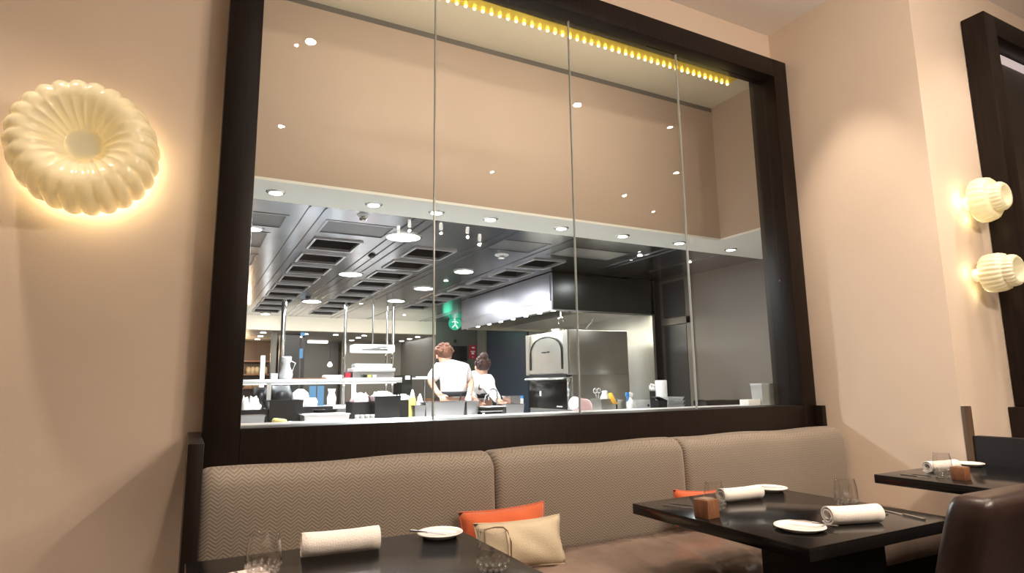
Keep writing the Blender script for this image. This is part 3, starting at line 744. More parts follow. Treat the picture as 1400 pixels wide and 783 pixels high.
YC = 5.45
def cbox(name, label, cat, m, p0, p1, top, Y=YC, dep=.28, z0=CZ, tub=True, taper=.01, lip=0, extra=None, group=None, bev=.006):
    x0, x1 = XatY(p0, Y), XatY(p1, Y); zt = ZatY((p0 + p1) / 2, top, Y)
    b = B()
    if tub: b.tub(x0, x1, Y, Y + dep, z0, zt, .005, taper, lip)
    else: b.box(x0, x1, Y, Y + dep, z0, zt, bev=bev)
    if extra:
        t = T(name, label, cat, ((x0 + x1) / 2, Y + dep / 2, z0), group); b.done('body', m, t, smooth=not tub); extra(t, x0, x1, Y, Y + dep, zt); return t
    return one(name, label, cat, b, m, ((x0 + x1) / 2, Y + dep / 2, z0), smooth=not tub, group=group)

def cloth(b, c, w, d, h, seed=1, n=9):
    rnd = random.Random(seed); vs = {}
    for i in range(n + 1):
        for j in range(n + 1):
            u, v = i / n, j / n; e = min(u, 1 - u, v, 1 - v)
            z = h * (min(1, e * 5) ** .6) * (.45 + .55 * rnd.random()) + .003
            vs[i, j] = b.bm.verts.new((c[0] + (u - .5) * w + rnd.uniform(-.1, .1) * w / n, c[1] + (v - .5) * d + rnd.uniform(-.1, .1) * d / n, c[2] + z * (e > 0) + .0015))
    bo = {}
    for k, v in vs.items(): bo[k] = b.bm.verts.new((v.co.x, v.co.y, c[2]))
    for i in range(n):
        for j in range(n):
            b.bm.faces.new((vs[i, j], vs[i + 1, j], vs[i + 1, j + 1], vs[i, j + 1])); b.bm.faces.new((bo[i, j], bo[i, j + 1], bo[i + 1, j + 1], bo[i + 1, j]))
    for i in range(n):
        for a, c_ in (((i, 0), (i + 1, 0)), ((i, n), (i + 1, n)), ((0, i), (0, i + 1)), ((n, i), (n, i + 1))):
            b.bm.faces.new((vs[a], vs[c_], bo[c_], bo[a]))
    return b

# left cluster on the counter
cbox('black_tray', 'low black tray at the far left end of the counter', 'tray', 'bplastic', 322, 366, 560, dep=.34)
x = XatY(342, 5.62); one('crumpled_cloth', 'crumpled white plastic bag standing in the black tray at far left', 'bag', cloth(B(), (x, 5.60, .955), .20, .22, .24, 3), 'wplastic', (x, 5.6, .955), smooth='all')
cbox('steel_tray', 'steel tray with dark contents at the left below the white bag', 'tray', 'steel', 326, 362, 568, Y=5.06, dep=.2, lip=.006)
cbox('black_tub', 'large black tub behind the yellow sponge', 'tub', 'bplastic', 367, 414, 547, Y=5.42, dep=.30, taper=.012, lip=.006)
x = XatY(383, 5.15); one('steel_bowl', 'dark bowl holding the yellow sponge', 'bowl', B().lathe([(.001, 0), (.05, 0), (.085, .045), (.08, .045), (.045, .006), (.001, .006)], (x, 5.2, CZ), n=24), 'louvre', (x, 5.2, CZ), smooth=True)
one('sponge', 'yellow sponge heaped in the dark bowl', 'sponge', B().box(x - .055, x + .055, 5.15, 5.24, CZ + .012, CZ + .075, bev=.02, seg=3, rot=Matrix.Rotation(.15, 3, 'Y')), 'sponge', (x, 5.2, CZ + .012), smooth='all')
x = XatY(403, 5.15); one('steel_bowl', 'shiny steel bowl right of the yellow sponge', 'bowl', B().lathe([(.001, 0), (.035, 0), (.068, .05), (.063, .05), (.03, .006), (.001, .006)], (x, 5.2, CZ), n=24), 'chrome', (x, 5.2, CZ), smooth=True)
# range block
rg = T('cooking_range', 'white steel cooking range with a black hob and vent slots', 'range', (1.6, 7.2, 0))
xa, xb = XatY(414, 6.9), XatY(486, 6.9)
P('body', B().box(xa, xb, 6.9, 7.7, 0, .90, bev=.01), 'ledge', rg, smooth=True)
P('hob', B().box(xa, xb, 6.88, 7.7, .90, .955, bev=.004).box(xa, xb - .1, 7.6, 7.7, .955, 1.03), 'bplastic', rg, smooth=True)
for px in (417, 424, 432):
    xx = XatY(px, 6.89); P('vent', B().box(xx - .02, xx + .022, 6.885, 6.9, .79, .808), 'bplastic', rg)
P('pan', B().lathe([(.001, 0), (.12, 0), (.14, .05), (.134, .05), (.115, .006), (.001, .006)], (xa + .3, 7.25, .955), n=24), 'hooddark', rg, smooth=True)
xg = XatY(440, 5.3)
cbox('steel_pan', 'shallow steel pan between black tub and glass jars', 'pan', 'ledge', 416, 478, 566, Y=5.2, dep=.3, lip=.008)
def addl(m, h, lab='contents'):
    def f(t, x0, x1, y0, y1, zt): cloth(B(), ((x0 + x1) / 2, (y0 + y1) / 2, zt - .03), x1 - x0 - .03, y1 - y0 - .03, h, 5).done(lab, m, t, smooth='all')
    return f
cbox('black_box', 'black box of pink folded cloths behind the glass jars', 'box', 'bplastic', 481, 516, 549, Y=5.55, dep=.26, extra=addl('pink', .11, 'folded_cloths'))
for k, px in enumerate((489, 496, 503, 510)):
    xx = XatY(px, 5.28)
    t = T('glass_jar', ordn[k] + ' from the left of four small glass jars by the black boxes', 'jar', (xx, 5.3, CZ), 'glass jars on the counter')
    P('jar', B().lathe([(.001, 0), (.020, 0), (.021, .05), (.017, .058), (.017, .062), (.001, .062)], (xx, 5.3, CZ), n=14), 'clear', t, smooth='all'); P('lid', B().lathe([(.001, .062), (.020, .062), (.020, .078), (.001, .078)], (xx, 5.3, CZ), n=14), 'wplastic', t, smooth=True)
cbox('black_box', 'big black box filled with white wrap, left of the squeeze bottles', 'box', 'bplastic', 512, 548, 541, Y=5.4, dep=.3, taper=.014, lip=.006, extra=addl('wplastic', .07, 'white_wrap'))
cbox('black_box', 'smaller black box behind the yellow bottle', 'box', 'bplastic', 546, 569, 546, Y=5.55, dep=.24, extra=addl('wplastic', .08, 'white_packs'))
def bottle(label, px, top, Y, m, r, z0=CZ, nozzle='wplastic'):
    xx = XatY(px, Y); zt = ZatY(px, top, Y); h = zt - z0
    t = T('squeeze_bottle', label, 'bottle', (xx, Y, z0), 'squeeze bottles')
    P('bottle', B().lathe([(.001, 0), (r, 0), (r, h * .68), (r * .8, h * .74), (.001, h * .74)], (xx, Y, z0), n=18), m, t, smooth=True)
    P('nozzle', B().lathe([(r * .82, h * .735), (r * .7, h * .79), (.006, h), (.001, h), (.001, h * .735)], (xx, Y, z0), n=14), nozzle, t, smooth='all')
bottle('yellow squeeze bottle in front of the small black box', 563.5, 532, 5.38, 'yellow', .032, z0=CZ)
bottle('white squeeze bottle right of the yellow one', 574, 538, 5.55, 'wplastic', .034)
bottle('white squeeze bottle standing behind the steel pan, below the apron of the man', 641, 530, 5.70, 'wplastic', .030)
xx = XatY(571, 5.8); one('pepper_mill', 'brown wooden mill behind the white squeeze bottle', 'mill', B().lathe([(.001, 0), (.03, 0), (.026, .08), (.018, .12), (.026, .17), (.022, .21), (.001, .22)], (xx, 5.75, CZ), n=18), 'cubewood', (xx, 5.75, CZ), smooth='all')
cbox('steel_container', 'small square steel container below the white squeeze bottle', 'container', 'steel', 567, 582, 554, Y=5.25, dep=.12, lip=.004)
cbox('steel_container', 'round-shouldered steel container left of the big steel pan', 'container', 'steel', 582, 596, 550, Y=5.35, dep=.16, lip=.004)
cbox('gastro_pan', 'big deep steel pan in front of the man', 'pan', 'steel', 594, 636, 549, Y=5.35, dep=.32, taper=.015, lip=.01)
cbox('gastro_pan', 'deep steel pan in front of the gap between the two cooks', 'pan', 'steel', 638, 655, 548, Y=5.35, dep=.32, taper=.012, lip=.01)
xx = XatY(627, 5.1); one('serving_spoon', 'white spatula lying on the counter before the big steel pan', 'spatula', B().tube([(xx - .05, 5.05, CZ + .035), (xx + .06, 5.05, CZ + .006)], .007), 'wplastic', (xx, 5.05, CZ), smooth=True)
xx = XatY(655, 5.3); one('funnel', 'small white funnel between deep pan and baking trays', 'funnel', B().lathe([(.001, 0), (.03, 0), (.028, .02), (.008, .06), (.001, .06)], (xx, 5.2, CZ), n=16), 'wplastic', (xx, 5.2, CZ), smooth='all')
for k in range(4):
    x0, x1 = XatY(658, 5.3), XatY(690, 5.3); z = CZ + k * .026
    one('baking_tray', ['bottom', 'second', 'third', 'topmost'][k] + ' tray in the stack of dark baking trays before the woman', 'tray', B().tub(x0 + .006 * (k % 2), x1 - .01 * (k % 3), 5.3, 5.6, z + .0005, z + .025, .004, .01, .006), 'hooddark' if k % 2 else 'steel', ((x0 + x1) / 2, 5.45, z), group='stacked baking trays')
xx = XatY(674, 5.45); one('baking_paper', 'white paper sheet on top of the baking trays', 'paper', B().box(xx - .10, xx + .10, 5.36, 5.54, CZ + .1045, CZ + .1085), 'towel', (xx, 5.45, CZ + .1045))
cbox('steel_container', 'wide steel container right of the baking trays', 'container', 'steel', 692, 717, 552, Y=5.4, dep=.2, lip=.006)
cbox('steel_container', 'tall steel container behind the wide one, left of the oven', 'container', 'steel', 698, 712, 541, Y=5.62, dep=.18, lip=.006)
# faucet beyond the woman's hands
xx = XatY(680, 5.78)
fa = T('faucet', 'tall arched chrome faucet right of the woman', 'faucet', (xx, 5.78, CZ))
P('spout', B().tube([(xx, 5.78, CZ), (xx, 5.78, 1.16)] + [(xx - .05 + .05 * math.cos(a), 5.78, 1.16 + .055 * math.sin(a)) for a in [PI * i / 8 for i in range(9)]] + [(xx - .10, 5.78, 1.10)], .008, 10), 'chrome', fa, smooth='all')
P('base', B().lathe([(.001, 0), (.02, 0), (.014, .03), (.001, .03)], (xx, 5.78, CZ), n=14), 'chrome', fa, smooth=True)
xx = XatY(711, 5.72)
dm = T('spray_bottle', 'white bottle with blue cap leaning left of the oven', 'bottle', (xx, 5.72, CZ))
P('bottle', B().cyl((xx, 5.72, CZ), (xx + .01, 5.72, CZ + .17), .034, 16, r2=.03), 'wplastic', dm, smooth=True); P('cap', B().cyl((xx + .01, 5.72, CZ + .17), (xx + .012, 5.72, CZ + .20), .028, 16), 'blue', dm, smooth=True)

# right cluster
RY = 5.35
xx = XatY(792, RY)
pk = T('bucket', 'pale pink plastic bucket lying on its side by the oven', 'bucket', (xx, RY, CZ))
q = Matrix.Rotation(.42, 3, 'Z') @ Matrix.Rotation(PI / 2 + .30, 3, 'Y')
P('bucket', B().lathe([(.001, -.10), (.068, -.10), (.092, .09), (.098, .09), (.098, .10), (.088, .10), (.064, -.094), (.001, -.094)], (xx, RY, CZ + .092), n=32, mtx=q), 'pink', pk, smooth=True)
xx = XatY(808, RY - .1); one('pink_cloth', 'grey pink folded cloth at the mouth of the bucket', 'cloth', cloth(B(), (xx, RY - .15, CZ), .10, .1, .04, 8), 'pink', (xx, RY - .15, CZ), smooth='all')
xx = XatY(817, 5.6)
ct = T('utensil_pot', 'steel utensil pot beside the pink bucket', 'pot', (xx, 5.6, CZ))
P('pot', B().lathe([(.001, 0), (.055, 0), (.060, .155), (.066, .155), (.056, .150), (.050, .006), (.001, .006)], (xx, 5.6, CZ), n=28), 'steelwarm', ct, smooth=True)
sc = T('scissors', 'scissors standing with two loop handles up in the utensil pot', 'scissors', (xx, 5.6, CZ + .01))
for s_ in (-1, 1):
    P('blade', B().tube([(xx - s_ * .012, 5.6, CZ + .01), (xx + s_ * .018, 5.6, CZ + .20)], .005), 'chrome', sc)
    P('handle', B().tube([(xx + s_ * .026 + .020 * math.cos(a), 5.6, CZ + .235 + .026 * math.sin(a)) for a in [2 * PI * i / 14 for i in range(15)]], .005, 6), 'wplastic', sc, smooth='all')
cbox('steel_container', 'square steel container holding the white bag and yellow cloth', 'container', 'steelwarm', 822, 843, 545, Y=5.4, dep=.2, lip=.006, z0=CZ)
xx = XatY(830, 5.48); one('plastic_bag', 'white knotted bag in the square steel container', 'bag', B().lathe([(.001, 0), (.05, .0), (.058, .10), (.05, .16), (.028, .20), (.034, .225), (.015, .23), (.001, .215)], (xx - .01, 5.5, CZ + .008), n=14), 'wplastic', (xx, 5.5, CZ + .008), smooth='all')
xx = XatY(838, 5.4); one('yellow_cloth', 'orange yellow cloth hanging over the edge of the steel container', 'cloth', B().loft([[(xx - .035, 5.40, CZ + .215), (xx - .005, 5.40, CZ + .215), (xx - .005, 5.43, CZ + .21), (xx - .035, 5.43, CZ + .21)], [(xx - .03, 5.385, CZ + .15), (xx + .025, 5.385, CZ + .14), (xx + .025, 5.42, CZ + .14), (xx - .03, 5.42, CZ + .15)], [(xx - .005, 5.37, CZ + .10), (xx + .05, 5.37, CZ + .09), (xx + .05, 5.392, CZ + .09), (xx - .005, 5.392, CZ + .10)]]), 'ycloth', (xx, 5.4, CZ + .1), smooth='all')
cbox('steel_container', 'narrow steel container between yellow cloth and spray bottle', 'container', 'steelwarm', 844, 855, 546, Y=5.4, dep=.2, lip=.006)
xx = XatY(862, 5.3)
sb = T('spray_bottle', 'white spray bottle with blue trigger on the right of the counter', 'bottle', (xx, 5.3, CZ))
P('bottle', B().lathe([(.001, 0), (.042, 0), (.043, .10), (.034, .135), (.014, .15), (.014, .165), (.001, .165)], (xx, 5.3, CZ), n=20), 'wplastic', sb, smooth='all')
P('spray_head', B().box(xx - .016, xx + .035, 5.285, 5.315, CZ + .165, CZ + .215, bev=.012, rot=Matrix.Rotation(.25, 3, 'Y')), 'wplastic', sb, smooth=True)
P('trigger', B().box(xx - .055, xx - .016, 5.288, 5.312, CZ + .175, CZ + .215, bev=.005).box(xx - .04, xx - .025, 5.292, 5.308, CZ + .12, CZ + .18), 'blue', sb, smooth=True)
x0, x1 = XatY(866, 5.8), XatY(908, 5.8)
sk = T('sink_splash', 'long pale steel trough with a small mark behind the spray bottle', 'trough', ((x0 + x1) / 2, 5.78, CZ))
P('trough', B().box(x0, x1, 5.76, 5.84, CZ, CZ + .115, bev=.004), 'ledge', sk, smooth=True); P('mark', B().box(x0 + .18, x0 + .2, 5.755, 5.76, CZ + .04, CZ + .065), 'bplastic', sk)
xx = XatY(905, 5.5); one('paper_roll', 'tall white paper towel roll standing on the counter', 'paper roll', B().lathe([(.001, 0), (.016, 0), (.016, .001), (.066, .001), (.068, .008), (.068, .335), (.064, .342), (.02, .342), (.018, .30), (.001, .30)], (xx, 5.5, CZ), n=32), 'towel', (xx, 5.5, CZ), smooth=True)
xx = XatY(893, 5.55)
gl = T('glove_holder', 'black cup holding white gloves left of the paper roll', 'holder', (xx, 5.55, CZ))
P('cup', B().lathe([(.001, 0), (.032, 0), (.034, .22), (.03, .22), (.028, .006), (.001, .006)], (xx, 5.55, CZ), n=18), 'bplastic', gl, smooth=True)
b = B()
for dx, dz, r in ((0, .24, .03), (-.028, .25, .02), (.01, .28, .022), (-.015, .29, .016), (-.035, .27, .014)): b.ball((xx + dx, 5.55, CZ + dz), r, (1, 1, 1), 10, 8)
b.done('gloves', 'towel', gl, smooth='all')
xx = XatY(890, 5.15); one('frying_pan', 'flat black pan before the paper roll', 'pan', B().lathe([(.001, 0), (.09, 0), (.115, .03), (.11, .03), (.085, .005), (.001, .005)], (xx, 5.2, CZ), n=28).tube([(xx - .1, 5.2, CZ + .025), (xx - .24, 5.16, CZ + .035)], .009), 'bplastic', (xx, 5.2, CZ), smooth=True)
xx = XatY(906, 5.2); cbox('black_box', 'small black box with a tilted lid right of the paper roll', 'box', 'bplastic', 901, 913, 547, Y=5.15, dep=.12, extra=lambda t, x0, x1, y0, y1, zt: B().box(x0, x1, y0, y1, zt + .012, zt + .02, rot=Matrix.Rotation(.35, 3, 'Y')).done('lid', 'bplastic', t))
for k in range(3):
    x0, x1 = XatY(913 + k * .4, 5.25), XatY(936 - k * .2, 5.25); z = CZ + k * .042 + (0 if k == 0 else .03)
    zt = z + (.07 if k == 0 else .04)
    one('food_container', ['bottom', 'middle', 'top'][k] + ' one of three stacked clear food containers right of the paper roll', 'container', B().tub(x0, x1, 5.25, 5.42, z + .0005, zt, .004, .01, .006), 'clear', ((x0 + x1) / 2, 5.33, z), group='stacked clear containers')
xx = XatY(938, 5.15); one('pink_cloth', 'small pink cloth right of the clear containers', 'cloth', cloth(B(), (xx, 5.2, CZ), .06, .06, .05, 11), 'pink', (xx, 5.2, CZ), smooth='all')
tp = T('tap_fitting', 'jumble of chrome tap and taps handles behind the glass joint', 'tap', (XatY(955, 5.4), 5.4, CZ))
xx = XatY(955, 5.4)
P('body', B().tube([(xx - .08, 5.4, CZ + .02), (xx - .04, 5.4, CZ + .07), (xx + .03, 5.42, CZ + .04), (xx + .09, 5.4, CZ + .08)], .014).ball((xx, 5.4, CZ + .04), .04), 'chrome', tp, smooth='all')
P('lever', B().tube([(xx - .02, 5.38, CZ), (xx - .02, 5.38, CZ + .11), (xx + .05, 5.36, CZ + .10)], .01), 'bplastic', tp, smooth='all')
cbox('black_box', 'long dark low tray on the right end of the counter', 'tray', 'bplastic', 966, 1012, 547, Y=5.0, dep=.2)
# ledge things
xx0, xx1 = XatY(1036, 3.12, 1.15), XatY(1058, 3.12, 1.15)
zt = ZatY(1047, 525, 3.12)
tt = T('storage_tub', 'tall translucent white tub at the right end of the window ledge', 'tub', ((xx0 + xx1) / 2, 3.13, 1.088))
P('tub', B().tub(xx0, xx1, 3.08, 3.18, 1.088, zt, .003, .006), 'clear', tt); P('rim', B().box(xx0 - .002, xx1 + .002, 3.078, 3.182, zt, zt + .006), 'wplastic', tt)
xx0, xx1 = XatY(1019, 3.13, 1.1), XatY(1035, 3.13, 1.1)
one('white_box', 'flat white box left of the translucent tub on the ledge', 'box', B().box(xx0, xx1, 3.10, 3.18, 1.088, ZatY(1027, 546, 3.12), bev=.002), 'wplastic', ((xx0 + xx1) / 2, 3.14, 1.088), smooth=True)

# ================================================================== PASS ISLAND (further back)
PY = 9.6
isl = T('pass_island', 'stainless pass island with a long lit shelf on posts at the back left', 'pass', (2.2, PY + .4, 0))
x0 = XatY(322, PY); xm = XatY(471, PY); x1 = XatY(548, PY)
P('counter', B().box(x0 - .5, x1, PY, PY + .9, 0, .93), 'steel', isl)
P('worktop', B().box(x0 - .5, x1, PY - .03, PY + .93, .93, .97, bev=.005), 'ledge', isl, smooth=True)
zs = ZatY(400, 521, PY)
P('shelf', B().box(x0 - .5, xm, PY, PY + .4, zs - .03, zs + .03, bev=.004), 'ledge', isl, smooth=True)
P('shelf', B().box(xm + .02, x1, PY - .05, PY + .4, zs - .035, zs + .045, bev=.004), 'ledge', isl, smooth=True)
P('shelf_light', B().box(x0 - .4, x1 - .05, PY + .1, PY + .25, zs - .045, zs - .036), 'heat', isl)
for px, r in ((383.5, .036), (471, .022), (530, .018), (538.5, .022)):
    xx = XatY(px, PY + .1); P('post', B().cyl((xx, PY + .2, .97), (xx, PY + .2, KZ - .004), r, 16), 'chrome', isl, smooth=True)
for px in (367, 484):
    xx = XatY(px, PY); P('bracket', B().box(xx - .03, xx + .03, PY + .02, PY + .06, .97, zs - .03), 'lampsoft' if px == 484 else 'steel', isl)  # right bracket glows though no lamp, brightness put into its material
zsh = zs + .03
# heat lamp housing and salamander
x0, x1 = XatY(482, PY), XatY(539, PY); za, zb = ZatY(510, 481, PY), ZatY(510, 470.5, PY)
hl = T('heat_lamp', 'bright white heat lamp housing hanging over the pass', 'heat lamp', ((x0 + x1) / 2, PY, za))
P('housing', B().box(x0, x1, PY, PY + .3, za, zb, bev=.02), 'lampsoft', hl, smooth=True)
P('recess', B().box(x0 + .12, x1 - .12, PY - .012, PY + .01, za + .02, zb - .03, bev=.012), 'steel', hl, smooth=True)
P('suspension', B().cyl(((x0 + x1) / 2, PY + .15, zb), ((x0 + x1) / 2, PY + .15, KZ - .004), .014, 10), 'steel', hl)
za, zb = zs + .045, ZatY(510, 494, PY)
sa = T('salamander_grill', 'steel salamander grill standing on the lit pass shelf', 'grill', ((x0 + x1) / 2, PY + .15, za))
P('body', B().box(x0, x1, PY + .04, PY + .36, za, zb - .16), 'steel', sa)
P('opening', B().box(x0 + .03, x1 - .03, PY + .03, PY + .045, za + .06, zb - .19), 'bplastic', sa)
P('top_grill', B().box(x0 - .01, x1 + .01, PY, PY + .38, zb - .16, zb - .10, bev=.008).box(x0 + .04, x1 - .02, PY + .05, PY + .33, zb - .10, zb - .03, bev=.02), 'ledge', sa, smooth=True)
P('badge', B().box(x0 + .10, x0 + .17, PY + .022, PY + .03, za + .12, za + .15), 'red', sa)
for k, (px, m_) in enumerate(((498, 'bplastic'), (504, 'yellow'), (511, 'wplastic'))):
    xx = XatY(px, PY - .03); one('spice_tub', ['black', 'yellow', 'white'][k] + ' little tub on the pass shelf under the grill', 'tub', B().tub(xx - .03, xx + .03, PY - .045, PY + .02, zs + .0455, zs + .09, .004, .004), m_, (xx, PY, zs + .0455), group='little tubs on the pass shelf')
# pitchers, plates and stacks on the left shelf
xx = XatY(391, PY); b = B().lathe([(.001, 0), (.09, 0), (.10, .08), (.06, .18), (.05, .24), (.075, .28), (.07, .34), (.001, .34)], (xx, PY + .15, zsh), n=20)
jg = T('white_pitcher', 'white pitcher on the pass shelf right of the thick post', 'pitcher', (xx, PY + .15, zsh)); b.done('jug', 'wplastic', jg, smooth='all')
P('handle', B().tube([(xx + .05, PY + .15, zsh + .28), (xx + .13, PY + .15, zsh + .24), (xx + .08, PY + .15, zsh + .1)], .01), 'wplastic', jg)
x0, x1 = XatY(444, PY), XatY(468, PY); one('plate_stack', 'low stack of white dishes on the pass shelf left of thin post', 'dishes', B().box(x0, x1, PY + .06, PY + .3, zsh, zsh + .06, bev=.01), 'wplastic', ((x0 + x1) / 2, PY + .18, zsh), smooth=True)
xx = XatY(477, PY); one('red_tub', 'small red tub on the pass shelf beside the thin post', 'tub', B().lathe([(.001, 0), (.04, 0), (.048, .08), (.001, .08)], (xx, PY + .1, zs + .045), n=16), 'red', (xx, PY + .1, zs + .045), smooth=True)
xx = XatY(374, PY); one('white_box', 'small white box on the pass shelf left of the thick post', 'box', B().box(xx - .05, xx + .05, PY + .08, PY + .18, zsh, zsh + .09, bev=.006), 'wplastic', (xx, PY + .13, zsh), smooth=True)
x0, x1 = XatY(400, PY), XatY(446, PY); one('wooden_board', 'thin dark board lying on the left pass shelf', 'board', B().box(x0, x1, PY + .05, PY + .35, zsh, zsh + .018), 'cubewood', ((x0 + x1) / 2, PY + .2, zsh))
# things under the shelf on the island
def onis(name, label, cat, px, r, h, m, y=.2, prof=None):
    xx = XatY(px, PY + y); pr = prof or [(.001, 0), (r * .9, 0), (r, h * .6), (r * .7, h), (.001, h)]
    return one(name, label, cat, B().lathe(pr, (xx, PY + y, .97), n=22), m, (xx, PY + y, .97), smooth='all')
onis('white_plate', 'round white dish standing upright under the left pass shelf', 'dish', 410, .1, .27, 'wplastic', prof=[(.001, 0), (.06, 0), (.12, .08), (.13, .14), (.11, .21), (.05, .26), (.001, .265)])
onis('dark_kettle', 'big dark round pot under the left pass shelf', 'pot', 383, .17, .32, 'bplastic')
onis('dark_pot', 'second dark pot at the far left under the pass shelf', 'pot', 355, .13, .30, 'bplastic')
onis('white_pitcher', 'white pitcher standing on the island below the thin post', 'pitcher', 453, .06, .26, 'wplastic', prof=[(.001, 0), (.06, 0), (.07, .12), (.045, .2), (.06, .26), (.001, .26)])
onis('white_dishes', 'white bowls on the island between dish and pitcher', 'bowls', 425, .1, .13, 'wplastic')
onis('pink_dishes', 'pinkish white stack under the right pass shelf', 'dishes', 500, .12, .14, 'pink')
onis('white_bowl', 'white covered bowl under the right pass shelf', 'bowl', 535, .09, .11, 'wplastic')
for px in (427, 438):
    x_ = XatY(px, PY + .5); one('screen', 'blue lit screen ' + ('left' if px == 427 else 'right') + ' one under the pass shelf', 'screen', B().box(x_ - .05, x_ + .05, PY + .5, PY + .53, .971, 1.28, bev=.004), 'screenblue', (x_, PY + .5, .97))
# rear equipment between pass and cook
x0, x1 = XatY(549, 10.2), XatY(592, 10.2)
gs = T('gas_range', 'dark range with a bright steel shelf beyond the elbow of the man', 'range', ((x0 + x1) / 2, 10.5, 0))
zz = ZatY(570, 516, 10.2)
P('body', B().box(x0, x1, 10.2, 10.8, 0, .95).box(x0, x0 + .18, 10.2, 10.7, .95, zz + .04), 'hooddark', gs)
P('shelf', B().box(x0 + .1, x1 + .6, 10.2, 10.7, zz - .03, zz, bev=.004), 'ledge', gs, smooth=True)
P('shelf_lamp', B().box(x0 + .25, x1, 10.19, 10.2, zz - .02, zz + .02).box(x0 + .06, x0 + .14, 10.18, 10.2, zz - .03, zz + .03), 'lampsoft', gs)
P('leg', B().cyl((x0 + .45, 10.3, .95), (x0 + .45, 10.3, zz - .03), .02, 10), 'steel', gs)
P('pan', B().lathe([(.001, 0), (.12, 0), (.14, .09), (.13, .09), (.11, .01), (.001, .01)], (x0 + .55, 10.4, .95), n=20), 'cubewood', gs, smooth=True)
alight('pass_light', (2.4, PY + .1, zs - .06), 2.6, .2, 8, (.9, .96, 1))

# ================================================================== FAR ROOM
def farlamp(px, py, Y, r, lab, cat='ceiling light', nm='far_downlight'):
    p = at(px, py, Y); one(nm, lab, cat, B().lathe([(.001, -.01), (r, -.01), (r, 0), (.001, 0)], (p.x, p.y, 2.33), n=14), 'lampw', (p.x, p.y, 2.33), group='downlights of the far room')
words = ['first', 'second', 'third', 'fourth', 'fifth', 'sixth', 'seventh', 'eighth', 'ninth', 'tenth', 'eleventh', 'twelfth', 'thirteenth', 'fourteenth', 'fifteenth']
for k, (px, Y) in enumerate(sorted(((360, 12.8), (356, 13.7), (352, 14.6), (348, 15.6), (418, 12.9), (411, 13.6), (405, 14.5), (400, 15.4), (459, 12.9), (498, 12.9), (490, 13.5), (481, 14.3), (571, 12.9), (560, 13.5), (549, 14.2)))):
    p = Vector((XatY(px, Y, 2.33), Y, 2.33))
    one('far_downlight', words[k] + ' from the left of the tiny downlights beyond the cream beam', 'ceiling light', B().lathe([(.001, -.01), (.05, -.01), (.05, 0), (.001, 0)], p, n=14), 'lampw', tuple(p), group='downlights of the far room')
p = at(397, 478, 13.6)
gb = T('globe_lamp', 'round white globe lamp glowing beside the dark column', 'lamp', tuple(p))
P('globe', B().ball((0, 0, 0), .14, (.75, .75, 1)).done if False else B().ball(tuple(p), .15, (.75, .75, 1.15)), 'lampsoft', gb, smooth='all')
P('cord', B().cyl((p.x, p.y, p.z + .15), (p.x, p.y, 2.329), .006, 8), 'bplastic', gb)
p = at(451, 498, 13.8)
pn = T('pendant_lamp', 'small pendant bulb hanging in the far room', 'lamp', tuple(p))
P('bulb', B().lathe([(.001, -.06), (.05, -.04), (.055, 0), (.02, .06), (.001, .06)], tuple(p), n=14), 'lampsoft', pn, smooth='all'); P('cord', B().cyl((p.x, p.y, p.z + .05), (p.x, p.y, 2.329), .006, 8), 'bplastic', pn)
xa, xb = XatY(418, 14.6), XatY(446, 14.6)
one('tube_light', 'thin white tube light under the far ceiling', 'light', B().box(xa, xb, 14.6, 14.7, 2.27, 2.33, bev=.01), 'lampsoft', ((xa + xb) / 2, 14.65, 2.27))
for px, lb in ((372, 'upper blue wall light beside the globe lamp'),):
    p = at(414.5, 453, 12.6); one('blue_light', 'small blue light above right of the globe lamp', 'light', B().box(p.x - .04, p.x + .04, 12.6, 12.65, p.z - .08, 2.33), 'screenblue', (p.x, 12.6, 2.33))
xp = XatY(412, 13.4); one('wall_post', 'slim dark post with a blue lit band right of the globe lamp', 'post', B().box(xp - .03, xp + .03, 13.4, 13.46, 0, 2.33), 'darkwall', (xp, 13.4, 0))
p = at(411.5, 483, 13.38); one('blue_light', 'small blue light on the slim post right of the globe', 'light', B().box(p.x - .035, p.x + .035, 13.36, 13.39, p.z - .1, p.z + .1), 'screenblue', tuple(p))
# warm shop fittings seen through the left end
xa, xb = XatY(334, 15), XatY(372, 15)
sh = T('display_shelf', 'warm brown display shelving far beyond at the left', 'shelf', ((xa + xb) / 2, 15, 0))
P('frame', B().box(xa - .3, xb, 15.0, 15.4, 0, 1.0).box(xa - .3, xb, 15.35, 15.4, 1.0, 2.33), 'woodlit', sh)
for z in (1.25, 1.55, 1.85): P('shelf', B().box(xa - .3, xb, 15.05, 15.35, z, z + .03), 'cubewood', sh)
for k, (px, z) in enumerate(((336, 1.28), (341, 1.28), (347, 1.28), (352, 1.28), (338, 1.58), (344, 1.58), (350, 1.58), (361, 1.58))):
    x_ = XatY(px, 15.1); one('display_jar', words[k % 4] + ' from the left of pale jars on the ' + ('lower' if z < 1.5 else 'upper') + ' shelf of the far warm display', 'jar', B().lathe([(.001, 0), (.05, 0), (.05, .12), (.03, .16), (.001, .16)], (x_, 15.2, z), n=12), 'creamcl', (x_, 15.2, z), smooth='all', group='jars on the far display')
x_ = XatY(357, 14.2); one('lit_pillar', 'slim glowing pillar before the display shelving', 'light', B().box(x_ - .04, x_ + .04, 14.2, 14.28, 0, 1.95), 'lampsoft', (x_, 14.2, 0))
x_ = XatY(371, 12.6); one('brushed_pillar', 'pale brown pillar left of the thick chrome post', 'pillar', B().box(x_ - .05, x_ + .05, 12.6, 12.7, 0, 2.33, bev=.005), 'fargrey', (x_, 12.65, 0), smooth=True)
point('far_warm', (1.0, 14.3, 2.0), 18, (1, .72, .45), .1)
alight('far_light', (3.2, 13.4, 2.3), 3.5, 1.5, 24, (1, .94, .86))
